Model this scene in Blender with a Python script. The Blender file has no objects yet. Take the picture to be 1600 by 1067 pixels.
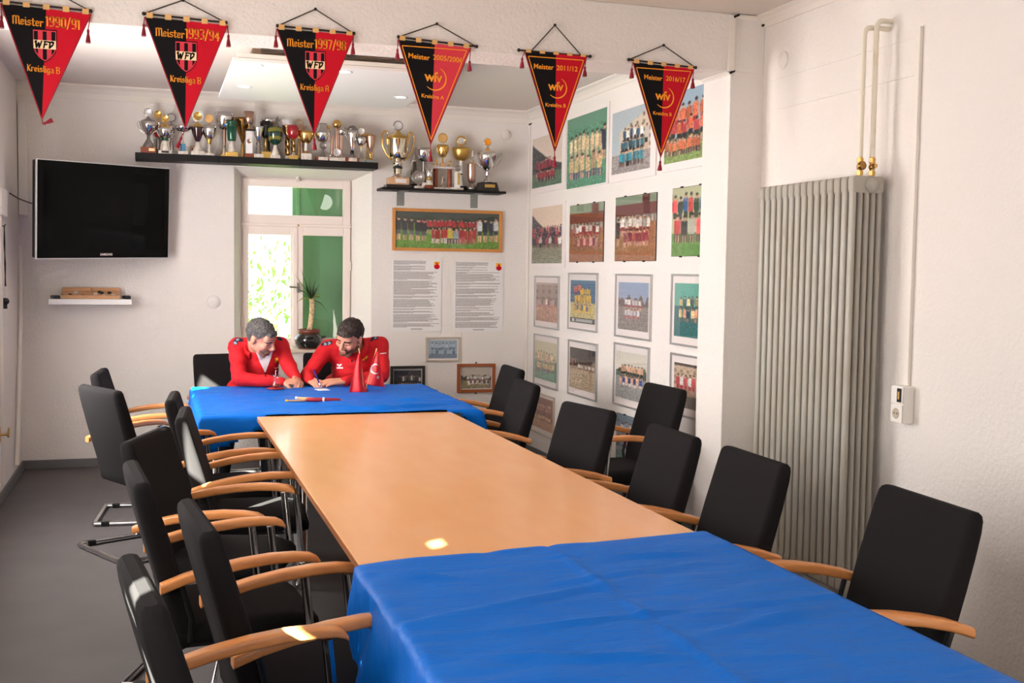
import bpy, bmesh, math, random
import numpy as np
from math import sin, cos, pi, radians, sqrt
from mathutils import Vector, Matrix, noise
from mathutils.bvhtree import BVHTree

scene = bpy.context.scene
col = scene.collection
R = random.Random(7)

# ---------------------------------------------------------------- camera
cam = bpy.data.cameras.new('camera')
cam.sensor_width = 36.0
cam.lens = 36.0 * 1750 / 1600
cam.clip_start = 0.05
camo = bpy.data.objects.new('camera', cam)
col.objects.link(camo)
_yaw, _pitch, _roll = radians(17.788), radians(-3.601), radians(-0.813)
_f = Vector((sin(_yaw) * cos(_pitch), cos(_yaw) * cos(_pitch), sin(_pitch)))
_r0 = Vector((cos(_yaw), -sin(_yaw), 0)); _d0 = _f.cross(_r0)
_r = _r0 * cos(_roll) + _d0 * sin(_roll); _d = -_r0 * sin(_roll) + _d0 * cos(_roll)
camo.matrix_world = Matrix(((_r.x, -_d.x, -_f.x, 0), (_r.y, -_d.y, -_f.y, 0), (_r.z, -_d.z, -_f.z, 1.58), (0, 0, 0, 1)))
scene.camera = camo

# ---------------------------------------------------------------- world, sun, daylight at the windows, exposure
scene.view_settings.view_transform = 'Standard'
scene.view_settings.look = 'None'
scene.view_settings.gamma = 1.0
scene.view_settings.use_curve_mapping = False
scene.view_settings.exposure = -0.16
w = bpy.data.worlds.new('sky'); scene.world = w; w.use_nodes = True
w.node_tree.nodes['Background'].inputs[0].default_value = (0.92, 0.96, 1.0, 1)
w.node_tree.nodes['Background'].inputs[1].default_value = 3.5

def lamp(name, kind, loc, power, color, direction=None, **kw):
    l = bpy.data.lights.new(name, kind); l.energy = power; l.color = color
    for k, v in kw.items(): setattr(l, k, v)
    o = bpy.data.objects.new(name, l); col.objects.link(o); o.location = loc
    if direction is not None:
        o.rotation_euler = Vector(direction).to_track_quat('-Z', 'Y').to_euler()
    return o

SUN_AZ, SUN_EL = radians(45), radians(28)
sun_dir = Vector((sin(SUN_AZ) * cos(SUN_EL), cos(SUN_AZ) * cos(SUN_EL), -sin(SUN_EL)))
lamp('sun', 'SUN', (-8, -4, 7), 210.0, (1.0, 0.95, 0.86), sun_dir, angle=radians(0.6))
# daylight coming in through the three windows of the left wall and the window behind the camera
WINS = [(0.75, 2.15), (3.35, 4.75), (5.95, 7.35)]          # y ranges in the left wall
WZ0, WZ1 = 0.95, 2.35
for k, (a, b) in enumerate(WINS):
    lamp('window_daylight', 'AREA', (-1.06, (a + b) / 2, (WZ0 + WZ1) / 2), (36, 48, 136)[k], (1.0, 0.945, 0.925), (1, 0, 0),
         shape='RECTANGLE', size=WZ1 - WZ0, size_y=b - a)
lamp('window_daylight', 'AREA', (1.1, -1.95, 1.6), 12, (1.0, 0.91, 0.86), (0, 1, 0.0), shape='RECTANGLE', size=1.0, size_y=1.2)

# ---------------------------------------------------------------- helpers: materials
def lin(r, g, b):
    f = lambda c: (c / 255) / 12.92 if c <= 10 else ((c / 255 + 0.055) / 1.055) ** 2.4
    return (f(r), f(g), f(b))
def mat(name, color, rough=0.6, metal=0.0, coat=0.0, sheen=0.0, bump=None, spec=None, trans=0.0, emit=None, vary=None):
    m = bpy.data.materials.new(name); m.use_nodes = True
    nt = m.node_tree; b = nt.nodes['Principled BSDF']
    b.inputs['Base Color'].default_value = (*color, 1)
    b.inputs['Roughness'].default_value = rough
    b.inputs['Metallic'].default_value = metal
    b.inputs['Coat Weight'].default_value = coat
    b.inputs['Sheen Weight'].default_value = sheen
    if spec is not None: b.inputs['Specular IOR Level'].default_value = spec
    b.inputs['Transmission Weight'].default_value = trans
    if emit:
        b.inputs['Emission Color'].default_value = (*emit[0], 1); b.inputs['Emission Strength'].default_value = emit[1]
    if bump or vary:
        tc = nt.nodes.new('ShaderNodeTexCoord')
    if bump:      # (scale, strength, distance, detail)
        n = nt.nodes.new('ShaderNodeTexNoise'); n.inputs['Scale'].default_value = bump[0]; n.inputs['Detail'].default_value = bump[3] if len(bump) > 3 else 3
        bp = nt.nodes.new('ShaderNodeBump'); bp.inputs['Strength'].default_value = bump[1]; bp.inputs['Distance'].default_value = bump[2]
        bm_ = nt.nodes.new('ShaderNodeMapping'); bm_.inputs['Scale'].default_value = bump[4] if len(bump) > 4 else (1, 1, 1)
        nt.links.new(tc.outputs['Object'], bm_.inputs['Vector']); nt.links.new(bm_.outputs['Vector'], n.inputs['Vector']); nt.links.new(n.outputs['Fac'], bp.inputs['Height']); nt.links.new(bp.outputs['Normal'], b.inputs['Normal'])
    if vary:      # (second colour, scale, contrast low, high)
        n = nt.nodes.new('ShaderNodeTexNoise'); n.inputs['Scale'].default_value = vary[1]; n.inputs['Detail'].default_value = 4
        mp = nt.nodes.new('ShaderNodeMapping'); mp.inputs['Scale'].default_value = vary[4] if len(vary) > 4 else (1, 1, 1)
        rp = nt.nodes.new('ShaderNodeValToRGB'); rp.color_ramp.elements[0].position = vary[2]; rp.color_ramp.elements[1].position = vary[3]
        rp.color_ramp.elements[0].color = (*color, 1); rp.color_ramp.elements[1].color = (*vary[0], 1)
        nt.links.new(tc.outputs['Object'], mp.inputs['Vector']); nt.links.new(mp.outputs['Vector'], n.inputs['Vector'])
        nt.links.new(n.outputs['Fac'], rp.inputs['Fac']); nt.links.new(rp.outputs['Color'], b.inputs['Base Color'])
    return m
def glass_mat(name, tint=(1, 1, 1), gloss=1.0, rough=0.0):
    m = bpy.data.materials.new(name); m.use_nodes = True; nt = m.node_tree; nt.nodes.clear()
    o = nt.nodes.new('ShaderNodeOutputMaterial'); mx = nt.nodes.new('ShaderNodeMixShader'); t = nt.nodes.new('ShaderNodeBsdfTransparent'); g = nt.nodes.new('ShaderNodeBsdfGlossy')
    lw = nt.nodes.new('ShaderNodeLayerWeight'); pw = nt.nodes.new('ShaderNodeMath'); pw.operation = 'POWER'; pw.inputs[1].default_value = 5
    ma = nt.nodes.new('ShaderNodeMath'); ma.operation = 'MULTIPLY_ADD'; ma.inputs[1].default_value = 0.9 * gloss; ma.inputs[2].default_value = 0.035 * gloss
    t.inputs[0].default_value = (*tint, 1); g.inputs['Roughness'].default_value = rough; lw.inputs['Blend'].default_value = 0.5
    nt.links.new(lw.outputs['Facing'], pw.inputs[0]); nt.links.new(pw.outputs[0], ma.inputs[0]); nt.links.new(ma.outputs[0], mx.inputs[0])
    nt.links.new(t.outputs[0], mx.inputs[1]); nt.links.new(g.outputs[0], mx.inputs[2]); nt.links.new(mx.outputs[0], o.inputs[0])
    return m
M = {}
M['plaster'] = mat('white_roughcast', lin(236, 230, 224), 0.9, bump=(55, 0.45, 0.012, 4))
M['plaster_soft'] = mat('white_wall_paint', lin(236, 230, 224), 0.9, bump=(30, 0.25, 0.008, 3))
M['ceiling'] = mat('white_ceiling_paint', lin(226, 217, 208), 0.9, bump=(20, 0.1, 0.005))
M['panel'] = mat('white_panel', lin(238, 234, 230), 0.55)
M['trim'] = mat('white_trim', lin(236, 229, 220), 0.6)
M['floor'] = mat('grey_floor', lin(84, 79, 78), 0.75, bump=(260, 0.25, 0.003), vary=(lin(90, 85, 84), 4, 0.3, 0.75))
M['base'] = mat('grey_baseboard', lin(104, 104, 104), 0.7, bump=(50, 0.3, 0.004))
M['fabric'] = mat('black_fabric', (0.0125, 0.0112, 0.0118), 0.95, spec=0.15, bump=(420, 0.2, 0.001))
M['beech'] = mat('beech_wood', lin(228, 156, 94), 0.32, coat=0.1, vary=(lin(214, 138, 76), 5, 0.3, 0.75, (3, 14, 14)))
M['chrome'] = mat('chrome', (0.62, 0.62, 0.64), 0.12, 1.0)
M['black'] = mat('black_plastic', (0.012, 0.012, 0.013), 0.35, spec=0.3)
M['wood_top'] = mat('beech_table_top', lin(242, 176, 116), 0.26, coat=0.15, vary=(lin(238, 169, 108), 2.0, 0.3, 0.75, (5, 1.6, 6)), spec=0.5)
M['wood_edge'] = mat('dark_table_edge', lin(140, 84, 44), 0.45)
M['cloth'] = mat('blue_polyester', lin(0, 104, 204), 0.5, bump=(6, 0.5, 0.03, 4, (.55, 2.2, 1)), spec=0.12)
M['table_grey'] = mat('grey_apron', lin(120, 112, 106), 0.6)
M['white'] = mat('white_lacquer', lin(240, 238, 236), 0.4)
M['frame_white'] = mat('cream_window_paint', lin(246, 233, 223), 0.45)
M['glass'] = glass_mat('window_glass', (0.97, 1.0, 0.98), 1.0)
M['photo_glass'] = glass_mat('picture_glass', (1, 1, 1), 0.8)
M['green'] = mat('green_shutter_paint', lin(96, 142, 106), 0.55)
M['sill'] = mat('beige_stone', lin(222, 205, 188), 0.4)
M['leaf'] = mat('leaf', lin(112, 146, 66), 0.5)
M['leaf_light'] = mat('leaf_yellow_green', lin(150, 172, 90), 0.5)
M['radiator'] = mat('grey_radiator_enamel', lin(174, 170, 160), 0.38, vary=(lin(166, 158, 142), 3, 0.4, 0.75))
M['pipe'] = mat('cream_pipe_paint', lin(238, 230, 212), 0.5, vary=(lin(214, 200, 166), 14, 0.55, 0.85))
M['brass'] = mat('brass', (0.62, 0.38, 0.13), 0.3, 1.0)
M['dark_screen'] = mat('screen', (0.002, 0.002, 0.002), 0.05, spec=0.06)
M['bezel'] = mat('gloss_black', (0.003, 0.003, 0.003), 0.15, spec=0.08)
M['silver_edge'] = mat('silver_edge', (0.75, 0.75, 0.75), 0.35, 0.2)
M['gold'] = mat('gold', (0.80, 0.52, 0.16), 0.22, 1.0)
M['gold_soft'] = mat('brushed_gold', (0.66, 0.44, 0.13), 0.38, 1.0)
M['silver'] = mat('silver', (0.72, 0.71, 0.70), 0.13, 1.0)
M['pale_gold'] = mat('champagne_silver', (0.80, 0.72, 0.58), 0.14, 1.0)
M['pewter'] = mat('pewter', (0.34, 0.32, 0.30), 0.3, 1.0)
M['copper'] = mat('copper', (0.62, 0.40, 0.30), 0.28, 1.0)
M['bronze'] = mat('bronze', (0.36, 0.20, 0.06), 0.25, 1.0)
M['burgundy'] = mat('burgundy_enamel', (0.035, 0.006, 0.010), 0.12, coat=0.6)
M['green_enamel'] = mat('green_enamel', (0.02, 0.11, 0.055), 0.25, 0.4, coat=0.5)
M['red_enamel'] = mat('red_enamel', (0.40, 0.012, 0.018), 0.14, coat=0.8)
M['marble'] = mat('white_marble', lin(226, 218, 206), 0.3, vary=(lin(170, 160, 148), 30, 0.45, 0.8))
M['onyx'] = mat('black_base', (0.012, 0.010, 0.010), 0.2)
M['wood_red'] = mat('red_brown_wood', lin(150, 70, 36), 0.4, vary=(lin(112, 46, 24), 20, 0.3, 0.8, (1, 1, 6)))
M['wood_pale'] = mat('pale_wood', lin(216, 172, 132), 0.5, vary=(lin(196, 146, 104), 16, 0.3, 0.8, (1, 6, 6)))
M['plaque'] = mat('brass_plaque', (0.75, 0.60, 0.34), 0.35, 0.8)
M['plaque_silver'] = mat('silver_plaque', (0.8, 0.79, 0.78), 0.4, 0.6)
M['blue_band'] = mat('blue_column', lin(74, 134, 168), 0.35)
M['ped_stripe'] = mat('green_gold_stripe', (0.02, 0.12, 0.03), 0.15, coat=0.7)
M['shelf'] = mat('black_shelf', (0.010, 0.009, 0.009), 0.5, spec=0.2)
M['metal_grey'] = mat('grey_bracket', lin(138, 142, 136), 0.45, 0.3)
M['skin'] = mat('skin', lin(214, 150, 122), 0.5, bump=(90, 0.15, 0.003))
M['hair_grey'] = mat('grey_hair', lin(98, 94, 92), 0.8, vary=(lin(48, 44, 42), 110, 0.4, 0.7, (1, 1, 0.4)))
M['hair_dark'] = mat('dark_hair', lin(30, 20, 15), 0.6, vary=(lin(58, 40, 30), 90, 0.4, 0.7, (1, 1, 0.4)))
M['beard'] = mat('dark_beard', lin(112, 72, 56), 0.8)
M['beard_grey'] = mat('grey_beard', lin(128, 98, 84), 0.8)
M['red_jersey'] = mat('red_track_jacket', lin(206, 8, 24), 0.8, bump=(11, 0.55, 0.02, 4))
M['navy'] = mat('navy_patch', lin(24, 26, 46), 0.8)
M['patch_grey'] = mat('grey_chevron', lin(150, 152, 170), 0.8)
M['white_cloth'] = mat('white_tshirt', lin(226, 220, 222), 0.85, bump=(18, 0.3, 0.01))
M['trousers'] = mat('black_trousers', (0.012, 0.012, 0.016), 0.9)
M['yellow'] = mat('yellow_print', lin(240, 176, 20), 0.6)
M['white_print'] = mat('white_print', lin(238, 232, 230), 0.6)
M['pen_blue'] = mat('pen_blue', lin(34, 40, 130), 0.3)
M['eye'] = mat('eye_white', lin(210, 200, 192), 0.3)
M['flag'] = mat('red_flag_satin', lin(228, 26, 34), 0.45)
M['paper'] = mat('paper', lin(236, 234, 232), 0.8)
M['pot'] = mat('black_glazed_pot', (0.020, 0.018, 0.017), 0.12, coat=0.6)
M['terracotta'] = mat('brown_terracotta', lin(112, 56, 38), 0.4)
M['trunk'] = mat('yucca_trunk', lin(226, 200, 158), 0.8, bump=(60, 0.7, 0.008), vary=(lin(150, 120, 84), 40, 0.4, 0.7))
M['yucca'] = mat('yucca_leaf', lin(44, 66, 30), 0.35)
M['yucca_dry'] = mat('yucca_dry_leaf', lin(140, 146, 60), 0.5)
M['pennant_black'] = mat('black_satin', (0.007, 0.006, 0.007), 0.7, spec=0.12)
M['pennant_red'] = mat('red_satin', lin(196, 4, 34), 0.6, spec=0.2)
M['pennant_pale'] = mat('bright_red_satin', lin(216, 40, 62), 0.5)
M['pennant_edge'] = mat('dark_red_piping', lin(150, 10, 34), 0.6)
M['orange'] = mat('orange_gold_print', lin(250, 158, 22), 0.6)
M['cream'] = mat('cream_print', lin(252, 222, 176), 0.6)
M['tan'] = mat('tan_loop', lin(224, 176, 110), 0.6)
M['tassel'] = mat('dark_red_tassel', lin(130, 8, 34), 0.8)
M['rod'] = mat('dark_rod', (0.03, 0.02, 0.018), 0.4, 0.6)
M['chain'] = mat('dark_chain', (0.10, 0.085, 0.07), 0.4, 0.8)
M['alu'] = mat('aluminium_frame', (0.55, 0.54, 0.53), 0.38, 0.85)
M['board'] = mat('white_mount_board', lin(238, 230, 226), 0.6)
M['frame_beech'] = mat('beech_frame', lin(206, 138, 70), 0.4)
M['frame_brown'] = mat('brown_frame', lin(158, 84, 36), 0.4)
M['frame_black'] = mat('black_gold_frame', (0.02, 0.018, 0.014), 0.3)
M['frame_silver'] = mat('champagne_frame', lin(200, 190, 174), 0.4, 0.4)
M['tea'] = mat('tea', lin(120, 26, 10), 0.1)
M['red_plastic'] = mat('red_saucer', lin(200, 60, 60), 0.3)
M['text_grey'] = mat('grey_print', lin(146, 138, 138), 0.8)
M['socket_white'] = mat('white_plastic', lin(240, 236, 230), 0.4)
M['socket_hole'] = mat('socket_recess', lin(196, 180, 160), 0.5)
M['lamp_glow'] = mat('lamp_globe', (1, 1, 1), 0.4, emit=((1, 0.95, 0.86), 9.0))
M['downlight'] = mat('downlight_glow', (1, 1, 1), 0.4, emit=((1, 0.95, 0.9), 14.0))
M['cable'] = mat('dark_cable', lin(92, 80, 72), 0.6)
M['brown_void'] = mat('brown_gap_shade', lin(136, 112, 92), 0.8)
def attr_mat(name, rough=0.4):
    m = bpy.data.materials.new(name); m.use_nodes = True; nt = m.node_tree
    a = nt.nodes.new('ShaderNodeAttribute'); a.attribute_name = 'Col'
    nt.links.new(a.outputs['Color'], nt.nodes['Principled BSDF'].inputs['Base Color'])
    nt.nodes['Principled BSDF'].inputs['Roughness'].default_value = rough
    return m
M['print'] = attr_mat('photo_print', 0.5)
def stripes(m):     # green cup with golden swirls
    nt = m.node_tree; b = nt.nodes['Principled BSDF']; tc = nt.nodes.new('ShaderNodeTexCoord'); wv = nt.nodes.new('ShaderNodeTexWave')
    wv.bands_direction = 'Z'; wv.inputs['Scale'].default_value = 5; wv.inputs['Distortion'].default_value = 2.5
    rp = nt.nodes.new('ShaderNodeValToRGB'); rp.color_ramp.elements[0].color = (0.006, 0.045, 0.03, 1); rp.color_ramp.elements[1].color = (0.20, 0.19, 0.02, 1)
    rp.color_ramp.elements[0].position = 0.45; rp.color_ramp.elements[1].position = 0.8
    nt.links.new(tc.outputs['Object'], wv.inputs['Vector']); nt.links.new(wv.outputs['Fac'], rp.inputs['Fac']); nt.links.new(rp.outputs['Color'], b.inputs['Base Color'])
stripes(M['ped_stripe'])

# ---------------------------------------------------------------- helpers: geometry
def norm(v): return Vector(v).normalized()
class MB:
    def __init__(s): s.v = []; s.f = []; s.sm = []
    def add(s, vs, fs, smooth=False):
        n = len(s.v); s.v += [tuple(p) for p in vs]; s.f += [tuple(i + n for i in f) for f in fs]; s.sm += [smooth] * len(fs); return s
    def box(s, x0, x1, y0, y1, z0, z1, c=0.0):
        x0, x1 = sorted((x0, x1)); y0, y1 = sorted((y0, y1)); z0, z1 = sorted((z0, z1))
        c = min(c, (x1 - x0) * .49, (y1 - y0) * .49, (z1 - z0) * .49)
        if c <= 0:
            vs = [(x, y, z) for x in (x0, x1) for y in (y0, y1) for z in (z0, z1)]
            return s.add(vs, [(0, 1, 3, 2), (4, 6, 7, 5), (0, 4, 5, 1), (2, 3, 7, 6), (0, 2, 6, 4), (1, 5, 7, 3)])
        bm = bmesh.new(); bmesh.ops.create_cube(bm, size=1)
        for v in bm.verts: v.co = Vector(((x0 + x1) / 2 + v.co.x * (x1 - x0), (y0 + y1) / 2 + v.co.y * (y1 - y0), (z0 + z1) / 2 + v.co.z * (z1 - z0)))
        bmesh.ops.bevel(bm, geom=bm.edges[:], offset=c, segments=2, profile=0.6, affect='EDGES')
        return s.bm(bm)
    def bm(s, bm, smooth=False):
        bm.verts.index_update(); s.add([v.co[:] for v in bm.verts], [[v.index for v in f.verts] for f in bm.faces], smooth); bm.free(); return s
    def loft(s, rings, cap=True, smooth=True, close=True):
        n = len(rings[0]); vs = [p for r in rings for p in r]; fs = []
        for i in range(len(rings) - 1):
            for j in range(n if close else n - 1):
                k = (j + 1) % n; fs.append((i * n + j, i * n + k, (i + 1) * n + k, (i + 1) * n + j))
        s.add(vs, fs, smooth)
        if cap:
            s.add(rings[0], [tuple(range(n))[::-1]]); s.add(rings[-1], [tuple(range(n))])
        return s
    def lathe(s, prof, c=(0, 0, 0), n=20, smooth=True, axis='Z'):
        rings = []
        for r, z in prof:
            r = max(r, 0.0004)
            if axis == 'Z': rings.append([(c[0] + r * cos(2 * pi * j / n), c[1] + r * sin(2 * pi * j / n), c[2] + z) for j in range(n)])
            else: rings.append([(c[0] + r * cos(2 * pi * j / n), c[1] - z, c[2] + r * sin(2 * pi * j / n)) for j in range(n)])
        return s.loft(rings, True, smooth)
    def tube(s, pts, r, n=8, cap=True, flat=1.0, up=None, smooth=True):
        pts = [Vector(p) for p in pts]; m = len(pts)
        rr = r if isinstance(r, (list, tuple)) else [r] * m
        T = [(pts[min(i + 1, m - 1)] - pts[max(i - 1, 0)]).normalized() for i in range(m)]
        u = Vector(up) if up else (Vector((0, 0, 1)) if abs(T[0].z) < 0.9 else Vector((1, 0, 0)))
        rings = []
        for i in range(m):
            u = (u - T[i] * u.dot(T[i]))
            if u.length < 1e-6: u = T[i].orthogonal()
            u.normalize(); b = T[i].cross(u)
            rings.append([tuple(pts[i] + (b * cos(2 * pi * j / n) + u * sin(2 * pi * j / n) * flat) * rr[i]) for j in range(n)])
        return s.loft(rings, cap, smooth)
    def sweep(s, pts, prof, up=(0, 0, 1), cap=True, smooth=False):
        pts = [Vector(p) for p in pts]; m = len(pts); rings = []
        for i in range(m):
            t = (pts[min(i + 1, m - 1)] - pts[max(i - 1, 0)]).normalized(); side = t.cross(Vector(up)).normalized(); v = side.cross(t)
            rings.append([tuple(pts[i] + side * a + v * b) for a, b in prof])
        return s.loft(rings, cap, smooth)
    def ball(s, c, r, n=12, m=8, rot=None):
        r = (r, r, r) if not isinstance(r, (tuple, list)) else r; rings = []
        for i in range(m + 1):
            a = pi * i / m; k = max(sin(a), 1e-3)
            ring = [Vector((r[0] * k * cos(2 * pi * j / n), r[1] * k * sin(2 * pi * j / n), -r[2] * cos(a))) for j in range(n)]
            if rot is not None: ring = [rot @ p for p in ring]
            rings.append([tuple(Vector(c) + p) for p in ring])
        return s.loft(rings, True, True)
    def cap(s, a, b, ra, rb, n=12):        # tapered capsule
        a = Vector(a); b = Vector(b)
        if (b - a).length > 1e-6: s.tube([a, b], [ra, rb], n)
        s.ball(a, ra, n, 8); s.ball(b, rb, n, 8); return s
    def prism(s, poly, y0, y1):            # polygon in x,z extruded along y
        n = len(poly)
        s.add([(p[0], y0, p[1]) for p in poly] + [(p[0], y1, p[1]) for p in poly],
              [tuple(range(n)), tuple(range(2 * n - 1, n - 1, -1))] + [(i, i + n, (i + 1) % n + n, (i + 1) % n) for i in range(n)]); return s
    def flat(s, poly, y):                  # polygon in x,z facing -y
        s.add([(p[0], y, p[1]) for p in poly], [tuple(range(len(poly)))]); return s
    def mesh(s, name):
        me = bpy.data.meshes.new(name); me.from_pydata(s.v, [], s.f); me.polygons.foreach_set('use_smooth', s.sm); me.update(); return me
    def build(s, name, m, parent=None, label=None, kind=None, fix=True):
        me = s.mesh(name)
        if fix:
            bm = bmesh.new(); bm.from_mesh(me); bmesh.ops.recalc_face_normals(bm, faces=bm.faces[:]); bm.to_mesh(me); bm.free()
        return link(name, me, m, parent, label, kind)
def link(name, me, m, parent=None, label=None, kind=None):
    o = bpy.data.objects.new(name, me); col.objects.link(o)
    if m is not None: me.materials.append(M[m] if isinstance(m, str) else m)
    if parent: o.parent = parent
    if label: o['label'] = label
    if kind: o['kind'] = kind
    return o
def thing(name, label, cat, loc=(0, 0, 0), rz=0.0, group=None):
    o = bpy.data.objects.new(name, None); col.objects.link(o); o.location = loc; o.rotation_euler = (0, 0, rz); o.empty_display_size = 0.1
    o['label'] = label; o['category'] = cat
    if group: o['group'] = group
    return o
def tag(o, label, cat, group=None):
    o['label'] = label; o['category'] = cat
    if group: o['group'] = group
    return o
def struct(name, mb, m, parent=None):
    return mb.build(name, m, parent, kind=None if parent else 'structure')
def copy_tree(o, parent=None):
    c = o.copy(); col.objects.link(c)
    if parent: c.parent = parent
    for ch in o.children: copy_tree(ch, c)
    return c
def fillet(pts, r, n=5):
    pts = [Vector(p) for p in pts]; out = [pts[0]]
    for i in range(1, len(pts) - 1):
        a, b, c = pts[i - 1], pts[i], pts[i + 1]
        d = min(r, (a - b).length * .45, (c - b).length * .45); p = b + (a - b).normalized() * d; q = b + (c - b).normalized() * d
        for k in range(n + 1):
            t = k / n; out.append(p * (1 - t) ** 2 + b * 2 * t * (1 - t) + q * t * t)
    return out + [pts[-1]]
def rrect(w, h, r, k=4):
    out = []
    for cx, cy, a in ((w / 2 - r, h / 2 - r, 0), (-w / 2 + r, h / 2 - r, 90), (-w / 2 + r, -h / 2 + r, 180), (w / 2 - r, -h / 2 + r, 270)):
        for i in range(k + 1):
            t = radians(a + 90 * i / k); out.append((cx + r * cos(t), cy + r * sin(t)))
    return out
def circ(cx, cy, r, n=24, a0=0, a1=360):
    return [(cx + r * cos(radians(a0 + (a1 - a0) * i / n)), cy + r * sin(radians(a0 + (a1 - a0) * i / n))) for i in range(n if a1 - a0 == 360 else n + 1)]
def remeshed(mb, voxel, iters=4, fac=0.5):
    me = mb.mesh('tmp'); o = bpy.data.objects.new('tmp', me); col.objects.link(o)
    md = o.modifiers.new('r', 'REMESH'); md.mode = 'VOXEL'; md.voxel_size = voxel; md.use_smooth_shade = True
    if iters:
        sm = o.modifiers.new('s', 'SMOOTH'); sm.factor = fac; sm.iterations = iters
    dg = bpy.context.evaluated_depsgraph_get(); out = bpy.data.meshes.new_from_object(o.evaluated_get(dg)); 
    bpy.data.objects.remove(o); bpy.data.meshes.remove(me)
    out.polygons.foreach_set('use_smooth', [True] * len(out.polygons)); return out
def text_polys(body, size=1.0, bold=0.0, spacing=1.0):
    c = bpy.data.curves.new('t', 'FONT'); c.body = body; c.size = size; c.offset = bold; c.space_character = spacing; c.align_x = 'CENTER'; c.resolution_u = 3
    o = bpy.data.objects.new('t', c); col.objects.link(o); dg = bpy.context.evaluated_depsgraph_get()
    me = bpy.data.meshes.new_from_object(o.evaluated_get(dg)); vs = [v.co[:2] for v in me.vertices]; fs = [list(p.vertices) for p in me.polygons]
    bpy.data.objects.remove(o); bpy.data.curves.remove(c); bpy.data.meshes.remove(me); return vs, fs
def hull2(p):
    p = sorted(set((round(a, 6), round(b, 6)) for a, b in p))
    def half(it):
        h = []
        for q in it:
            while len(h) > 1 and (h[-1][0] - h[-2][0]) * (q[1] - h[-2][1]) - (h[-1][1] - h[-2][1]) * (q[0] - h[-2][0]) <= 0: h.pop()
            h.append(q)
        return h[:-1]
    return half(p) + half(p[::-1])
NIB = [(.085, .05), (-.05, .05), (-.085, -.05), (.05, -.05)]
GL = {'M': (.86, [[(.1, 0), (.1, .86), (.04, .92)], [(.43, .02), (.43, .86)], [(.74, .1), (.74, .86)], [(.1, .86), (.27, 1), (.43, .86), (.58, 1), (.74, .86)], [(.74, .1), (.84, 0)]]),
 'e': (.52, [[(.42, .13), (.25, 0), (.11, .12), (.11, .5), (.26, .63), (.42, .5), (.42, .36), (.12, .28)]]),
 'i': (.27, [[(.07, .57), (.13, .63), (.13, .08), (.22, 0)], [(.11, .86), (.14, .89)]]),
 's': (.52, [[(.42, .53), (.25, .63), (.1, .5), (.1, .38), (.42, .26), (.42, .12), (.25, 0), (.08, .1)]]),
 't': (.40, [[(.17, .85), (.17, .1), (.26, 0), (.36, .08)], [(.03, .6), (.36, .6)]]),
 'r': (.44, [[(.12, 0), (.12, .55), (.06, .61)], [(.12, .45), (.26, .63), (.39, .53)]]),
 'K': (.58, [[(.11, 0), (.11, 1), (.04, .92)], [(.11, .5), (.34, .74), (.5, .96)], [(.2, .55), (.42, .1), (.54, 0)]]),
 'l': (.27, [[(.07, .94), (.13, 1), (.13, .08), (.22, 0)]]),
 'g': (.54, [[(.42, .55), (.25, .63), (.11, .5), (.11, .13), (.25, 0), (.42, .13)], [(.42, .6), (.42, -.2), (.25, -.3), (.09, -.2)]]),
 'a': (.56, [[(.12, .55), (.25, .63), (.42, .5), (.42, .08), (.5, 0)], [(.42, .35), (.2, .3), (.11, .18), (.11, .1), (.22, 0), (.42, .12)]]),
 'B': (.64, [[(.12, 0), (.12, 1)], [(.02, .96), (.45, .96), (.52, .8), (.44, .57), (.12, .52)], [(.12, .52), (.5, .45), (.54, .2), (.45, .04), (.12, 0)]]),
 'A': (.66, [[(.1, 0), (.1, .8), (.3, 1), (.5, .85), (.5, .05), (.58, 0)], [(.1, .45), (.5, .45)]]),
 '1': (.36, [[(.06, .84), (.2, .98), (.2, 0)]]), '0': (.56, [[(.2, 0), (.1, .1), (.1, .9), (.2, 1), (.36, 1), (.45, .9), (.45, .1), (.36, 0), (.2, 0)]]),
 '9': (.56, [[(.45, .45), (.14, .45), (.1, .55), (.1, .9), (.2, 1), (.36, 1), (.45, .9), (.45, .14), (.36, 0), (.12, .03)]]),
 '3': (.54, [[(.1, .97), (.38, 1), (.45, .88), (.43, .6), (.24, .53)], [(.24, .53), (.45, .46), (.45, .1), (.36, 0), (.1, .03)]]),
 '4': (.56, [[(.38, 0), (.38, 1), (.08, .32), (.52, .32)]]), '7': (.52, [[(.07, .98), (.45, .98), (.2, 0)]]),
 '8': (.56, [[(.2, .53), (.11, .62), (.11, .9), (.2, 1), (.36, 1), (.45, .9), (.45, .62), (.36, .53), (.2, .53), (.1, .42), (.1, .1), (.2, 0), (.36, 0), (.46, .1), (.46, .42), (.36, .53)]]),
 '/': (.44, [[(.06, -.1), (.36, 1.08)]]), ' ': (.26, [])}
def black_letters(mb, s, x, z, h, y, nib=1.0, slant=0.0):      # broad-nib lettering, starting at x on base line z
    for ch in s:
        wd, st = GL[ch]
        for line in st:
            for p, q in zip(line, line[1:]):
                hp = hull2([(a[0] + n[0] * nib, a[1] + n[1] * nib) for a in (p, q) for n in NIB])
                mb.flat([(x + (a + slant * b) * h, z + b * h) for a, b in hp], y)
        x += wd * h
    return x
def letters_width(s): return sum(GL[c][0] for c in s)

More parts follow.
